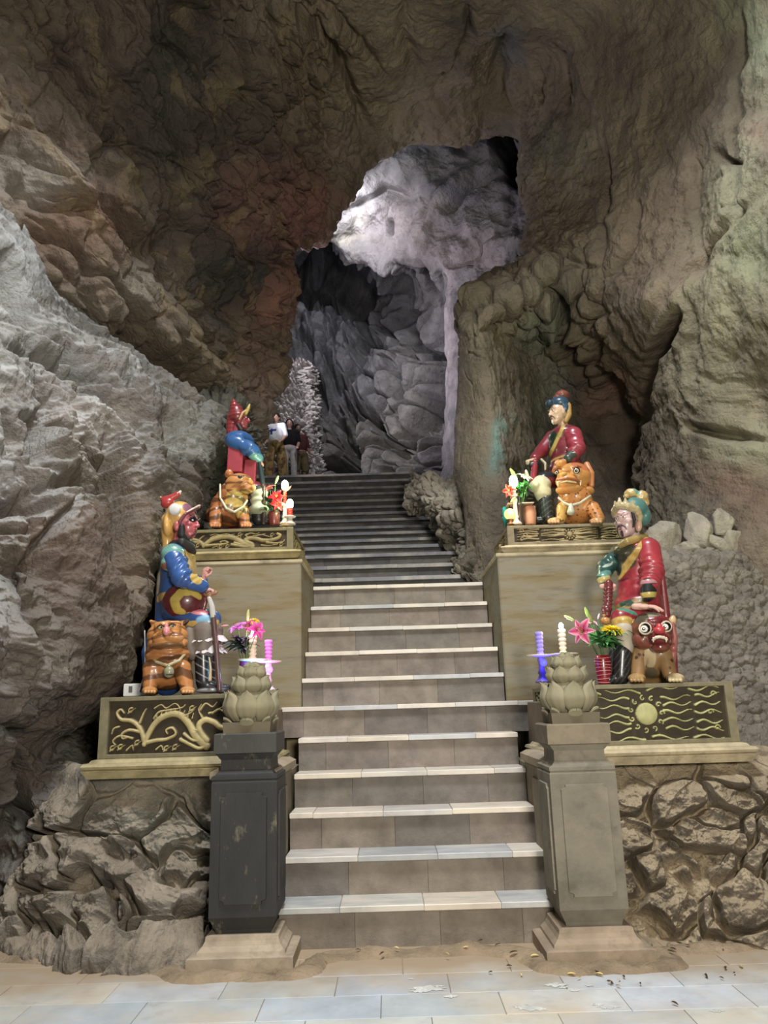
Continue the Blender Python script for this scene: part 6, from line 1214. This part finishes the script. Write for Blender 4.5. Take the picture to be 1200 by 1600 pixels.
bouquet(bq, 'bouquet of pink and purple lilies behind the lower left candles', [
    ('lily', F6(371, 979, -.05), (-.3, -.4, .85), .10, (186, 60, 180), (230, 190, 222), (196, 70, 190)), ('lily', F6(402, 984, -.10), (.6, -.7, .2), .085, (206, 60, 150), (236, 130, 206), (216, 50, 140)), ('lily', F6(388, 978, -.10), (-.5, -.8, .1), .06, (206, 90, 150), (230, 160, 190), (190, 50, 120)),
    ('bud', F6(386, 972, -.02), (.1, 0, 1), .10, (176, 180, 120)), ('mum', F6(396, 971, -.06), (0, -.4, .9), .05, (236, 196, 70)), ('bud', F6(357, 977, -.02), (-.95, 0, -.1), .06, (206, 150, 160))],
    leafs=leafset(F6, (378, 1008, -.02), 26, .12, 6, (50, 62, 60), 1.0, .2)+leafset(F6, (381, 1014, 0), 14, .10, 16, (86, 50, 110), .6, 1.0))
# upper altars
F7 = Frame(7.3)
vase(F7, 428, 821, 800, .055, (96, 40, 34), 'dark red bowl vase on the tall left pedestal', dy=0)
bouquet(F7(428, 800), 'red lilies and buds in the dark vase on the tall left pedestal', [
    ('lily', F7(432, 776, -.08), (0, -.9, .3), .09, (226, 30, 40), (240, 60, 60), (200, 20, 30)), ('lily', F7(434, 787, -.08), (.2, -.9, -.1), .08, (216, 26, 36), (240, 80, 70), (200, 20, 30)), ('lily', F7(421, 762, -.02), (-.3, -.6, .7), .07, (206, 110, 100), (220, 170, 150), (196, 70, 70)),
    ('bud', F7(430, 756, 0), (.35, 0, 1), .09, (166, 190, 110)), ('bud', F7(446, 768, -.02), (.7, -.2, .6), .08, (236, 140, 120))], leafs=leafset(F7, (424, 790, 0), 18, .10, 26, (60, 84, 56), .9, .5))
candle(445, 820, 790, 765, 7.36, (196, 60, 50), (226, 255, 206), 'tall red candle with greenish white flame on the left pedestal', .05, .02, 9, flame_r=.036)
candle(453, 820, 808, 794, 7.22, (206, 50, 44), (226, 255, 206), 'short red candle with greenish white flame at the corner of the left pedestal', .055, .03, 9, flame_r=.034)
d = tag(root('offering_dish', F7(447, 823, -.08)), 'stack of pale ringed dishes at the right corner of the left pedestal', 'dish')
for k in range(3):
    m = MB(); m.lathe([(.035, .012*k), (.06-.008*k, .012*k+.005), (.062-.008*k, .012*k+.010), (.03, .012*k+.012)], 28, c=lin((190, 160, 120))); m.build('dish', M['plastic'], d, True)
vase(F7, 829, 820, 792, .062, (176, 132, 104), 'round beige pot on the left edge of the right pedestal', dy=.05, mat=M['matte_paint'])
vase(F7, 813, 820, 786, .04, (58, 50, 40), 'slim dark vase on the left corner of the right pedestal', dy=-.02)
bouquet(F7(813, 786, -.02), 'white lilies, buds and a red-orange flower in the slim dark vase, right pedestal', [
    ('lily', F7(820, 744, -.05), (.3, -.4, .8), .10, (226, 232, 206), (240, 240, 226), (206, 222, 170)), ('lily', F7(796, 766, -.08), (-.5, -.8, -.1), .085, (206, 60, 50), (236, 160, 130), (196, 40, 40)), ('lily', F7(801, 772, -.05), (-.4, -.8, -.5), .06, (220, 120, 90), (236, 190, 150), (200, 80, 60)),
    ('bud', F7(808, 750, 0), (-.5, 0, 1), .14, (186, 214, 110)), ('bud', F7(826, 752, -.04), (-.2, -.2, 1), .12, (220, 226, 190)), ('bud', F7(806, 776, -.1), (-.6, -.3, -.6), .09, (180, 190, 110))], leafs=leafset(F7, (816, 768, 0), 26, .11, 36, (70, 130, 66), .8, .8))
candle(807, 820, 775, 760, 7.22, (210, 200, 170), (236, 255, 226), 'candle with bright white flame among the lilies on the right pedestal', .03, .02, 12, flame_r=.042)
lm = tag(root('globe_lamp', F7(798, 820, -.1)), 'glowing orange globe lamp at the corner of the right pedestal', 'lamp')
m = MB(); m.lathe([(.035, 0), (.035, .01), (.015, .02), (.014, .045), (.03, .055)], 20, c=lin((120, 90, 60))); m.build('lamp_foot', M['plastic'], lm, True)
m = MB(); sphere_mb(m, (0, 0, .105), .055, 16); m.build('globe', glow('orange_globe_glow', (255, 190, 96), 2.6), lm, True)
point('globe_light', (F7(798, 803)[0]-.02, 7.1, F7(798, 803)[2]), 3, (1, .6, .3), .05)
lm = tag(root('green_lantern', F7(790, 822, .25)), 'small ribbed green lantern left of the orange globe lamp', 'lantern')
m = MB(); m.lathe([(.01, 0), (.02, .06), (.026, .09), (.02, .10), (.026, .12), (.02, .13), (.026, .15), (.02, .16), (.026, .18), (.01, .2)], 16, c=lin((40, 150, 130))); m.build('lantern_shade', M['petal'], lm, True)
tr = tag(root('offering_tray', F7(812, 789, .02)), 'thin pale tray behind the flowers on the right pedestal', 'tray')
m = MB(); m.box(-.13, .13, -.07, .07, 0, .008, lin((190, 180, 160)), bev=.003); m.build('tray_top', M['plastic'], tr)
m = MB()
for x in (-.1, .1): m.tube([(x, 0, -.2), (x, 0, 0)], .006, 8, lin((60, 50, 40)))
m.build('tray_legs', M['plastic'], tr)
# little pale stone behind the red vase, socket box and cable on the left plinth
p = F6(966, 1062, .02); rock_chunk('pale_stone', p, (.055, .05, .06), 7, (196, 188, 170), 'small rounded pale stone beside the dark red vase')
sb = tag(root('socket_box', F6(214, 1088, .32)), 'white electric socket box behind the tiger on the lower left plinth', 'socket box')
m = MB(); m.box(-.10, .10, -.03, .03, 0, .10, lin((206, 204, 198)), bev=.006); m.build('box_case', M['plastic'], sb)
m = MB(); m.box(.03, .06, -.032, -.02, .03, .08, lin((90, 90, 88))); m.box(-.06, -.03, -.032, -.02, .03, .08, lin((90, 90, 88))); m.build('sockets', M['plastic'], sb)
m = MB(); P_ = [F6(226, 985, .1), F6(227, 1030, .06), F6(224, 1060, .04), F6(217, 1080, .06)]; m.tube([Vector(q)-Vector(P_[0]) for q in P_], .005, 6, lin((190, 186, 180))); o = m.build('cable', M['plastic']); o.location = P_[0]; tag(o, 'thin white cable hanging beside the lower left tiger', 'cable')

# ------------------------------------------------------------------ visitors at the top of the stairs
M['cloth'] = surf('cloth', rough=.9, var=.25, vscale=14, bump=.2, bscale=40, bdist=.004, fine=0, spec=.1)
M['skin'] = surf('skin', rough=.5, var=.06, vscale=20, bump=.05, fine=0, spec=.4)
def visitor(px, Y, lab, face, top, pants, skin, hair, wide=1.0, longhair=False, short=False, paint=(), lean=0, pfn=None):
    base = at(px, 740, Y); base.z = 6.5; t = tag(root('person', base), lab, 'person'); t.scale = (.93, .93, .93); f, sd, u = basis(face)
    def L(a, b, z): return tuple(base+f*a+sd*b+Vector((0, 0, z))+sd*lean*max(0, z-.9))
    off = tuple(base); R = [tuple(f), tuple(sd), (0, 0, 1)]
    bp = [('ell', L(0, 0, 1.18), (.11, .17, .26), R), ('ell', L(0, 0, .95), (.12, .17, .14), R), ('cap', L(0, -.16, 1.40), L(0, .16, 1.40), .06, .06), ('cap', L(0, 0, 1.42), L(.01, 0, 1.52), .055, .05), ('ell', L(.01, 0, 1.60), (.10, .078, .125), R), ('ell', L(.105, 0, 1.585), (.02, .014, .025), R), ('cap', L(0, -.077, 1.58), L(0, -.083, 1.61), .012, .014), ('cap', L(0, .077, 1.58), L(0, .083, 1.61), .012, .014)]
    for s_ in (-1, 1):
        bp += [('path', [L(0, s_*.19, 1.39), L(-.03, s_*.24, 1.12), L(.14, s_*.20, .95), L(.20, s_*.18, .92)], [.05, .042, .032, .028]), ('path', [L(0, s_*.09, .92), L(.02, s_*.10, .50), L(-.01, s_*.10, .10)], [.085, .06, .04]), ('cap', L(-.05, s_*.10, .04), L(.14, s_*.12, .03), .04, .03)]
        for k in range(4): bp.append(('path', [L(.215, s_*(.165+.016*k), .915), L(.27, s_*(.16+.018*k), .89), L(.29, s_*(.16+.018*k), .86)], [.010, .009, .007]))
        bp.append(('path', [L(.20, s_*.15, .93), L(.25, s_*.135, .92)], [.010, .008]))
    body = blob('body', bp, M['skin'], t, .011, .03, skin, [(('box', L(.11, 0, 1.545), (.02, .03, .006), R, .002), (130, 70, 64)), (('ell', L(.10, .03, 1.61), (.02, .012, .008), R), (30, 22, 20)), (('ell', L(.10, -.03, 1.61), (.02, .012, .008), R), (30, 22, 20))], off=off)
    tp = [('ell', L(0, 0, 1.18), (.135, .20, .27), R), ('cap', L(0, -.17, 1.39), L(0, .17, 1.39), .075, .075)]+[('cap', L(0, s_*.19, 1.39), L(-.03, s_*.24, 1.15), .066, .058) for s_ in (-1, 1)]
    blob('shirt', tp, M['cloth'], body, .012, .03, top, paint=[(pr(L, R), c) for pr, c in paint], off=off)
    pp = [('ell', L(0, 0, .93), (.135, .18, .12), R)]+[('path', [L(0, s_*.095, .90), L(.02, s_*.11*wide, .5), L(0, s_*.12*wide, .48 if short else .09)], [.105, .085*wide, .085 if short else .075*wide]) for s_ in (-1, 1)]
    blob('trousers', pp, M['cloth'], body, .012, .03, pants, fn=pfn, off=off)
    for s_ in (-1, 1): blob('shoe', [('cap', L(-.05, s_*.11, .04), L(.16, s_*.13, .035), .055, .042)], M['cloth'], body, .01, .01, (50, 46, 44), off=off)
    hp = [('ell', L(-.02, 0, 1.64), (.11, .095, .115), R)]
    if longhair: hp += [('path', [L(-.03, s_*.07, 1.62), L(-.02, s_*.10, 1.45), L(-.02, s_*.10, 1.25)], [.05, .055, .04]) for s_ in (-1, 1)]+[('path', [L(-.06, 0, 1.6), L(-.09, 0, 1.3)], [.09, .08])]
    hp.append(('sub', ('ell', L(.09, 0, 1.575), (.08, .06, .09), R), .01)); blob('hair', hp, M['cloth'], body, .009, .02, hair, off=off)
    return t
def camo(V, C):
    w = sm(fbm(V*7, 3, 71), -.05, .15)[:, None]; return C*(1-w*.7)+lin((54, 44, 26))*w*.7
visitor(431, 16.75, 'person in white top with blue mark and wide camouflage trousers above the stairs', (-.2, -1, 0), (206, 206, 216), (140, 112, 62), (150, 110, 90), (30, 26, 26), 1.5, paint=[(lambda L, R: ('box', L(.12, -.05, 1.25), (.08, .10, .03), R, .01), (40, 50, 120)), (lambda L, R: ('box', L(.12, -.08, 1.22), (.08, .03, .08), R, .01), (40, 50, 120))], pfn=camo)
visitor(452, 17.15, 'woman with long dark hair, black top and grey trousers, middle of the three visitors', (.15, -1, 0), (26, 24, 28), (150, 146, 146), (150, 112, 100), (24, 18, 18), 1.0, True)
visitor(470, 17.55, 'person in dark reddish top and olive shorts leaning to the right beside the woman', (.5, -.9, 0), (70, 36, 36), (84, 74, 50), (110, 76, 62), (26, 20, 20), 1.1, False, True, lean=-.12)

# ------------------------------------------------------------------ dry leaves and pale splashes on the paving
M['litter'] = surf('dry_leaf', rough=.8, var=.2, vscale=30, bump=.1, bscale=60, bdist=.002, fine=0, spec=.15)
rl = random.Random(21)
spots_ = [(597,1499,'d'),(778,1485,'d'),(752,1478,'d'),(803,1497,'d'),(796,1512,'d'),(766,1522,'d'),(727,1490,'y'),(843,1508,'y'),(836,1503,'y'),(815,1526,'y'),(893,1525,'y'),(936,1525,'y'),(933,1521,'d'),(975,1529,'d'),(968,1533,'y'),(905,1531,'y'),(1036,1500,'y'),(1049,1496,'d'),(1053,1492,'d'),(1130,1488,'y'),(1128,1531,'d'),(1148,1523,'d'),(1104,1528,'d'),(1001,1540,'d'),(954,1538,'d'),(966,1543,'y'),(955,1538,'y'),(1055,1571,'d'),(700,1500,'y'),(620,1490,'y'),(560,1493,'d'),(1134,1515,'d'),(1158,1512,'y'),(1075,1486,'d')]
protoL = {}
for k, (px, py, kind) in enumerate(spots_):
    if kind not in protoL:
        m = MB(); cc = (70, 52, 36) if kind == 'd' else (206, 184, 120); petal_patch(m, (-.022, 0, 0), (.022, 0, 0), (0, 0, 1), .010, .08, cc, cc, 7, 5)
        o = m.build('dry_leaf', M['litter'], None, True); protoL[kind] = o
    else: o = protoL[kind].copy(); COL.objects.link(o)
    g = ground(px, py); o.location = (g.x, g.y, .012 if g.y < 5.0 else .035); o.rotation_euler = (rl.uniform(-.3, .3), rl.uniform(-.3, .3), rl.uniform(0, 6.28)); s = rl.uniform(.6, 1.15); o.scale = (s, s*rl.uniform(.7, 1.2), s)
    tag(o, 'dark curled dry leaf on the paving before the steps' if kind == 'd' else 'pale yellow dry leaf on the paving before the steps', 'leaf', 'dark dry leaves on the floor' if kind == 'd' else 'pale dry leaves on the floor')
m = MB()
for px, py, r in ((668,1545,.05),(655,1549,.028),(686,1541,.018),(704,1557,.022),(1010,1549,.0),(868,1539,.035),(826,1575,.045),(845,1577,.02),(880,1543,.015),(921,1540,.014),(898,1548,.018),(950,1574,.03),(935,1570,.02),(642,1530,.01),(1120,1580,.02)):
    if r == 0: continue
    g = ground(px, py); n = 22; V = [(g.x, g.y, .0035)]+[(g.x+r*(1+.5*math.sin(k*2.3+px)*math.cos(k*1.1))*math.cos(2*math.pi*k/n)*1.5, g.y+r*(1+.4*math.sin(k*1.7+py))*math.sin(2*math.pi*k/n)*.8, .0015) for k in range(n)]
    m.add(V, [(0, 1+k, 1+(k+1) % n) for k in range(n)], lin((214, 214, 206)))
tag(m.build('floor', M['dusty']), 'pale dried splashes on the paving in front of the steps', None, None, 'structure')
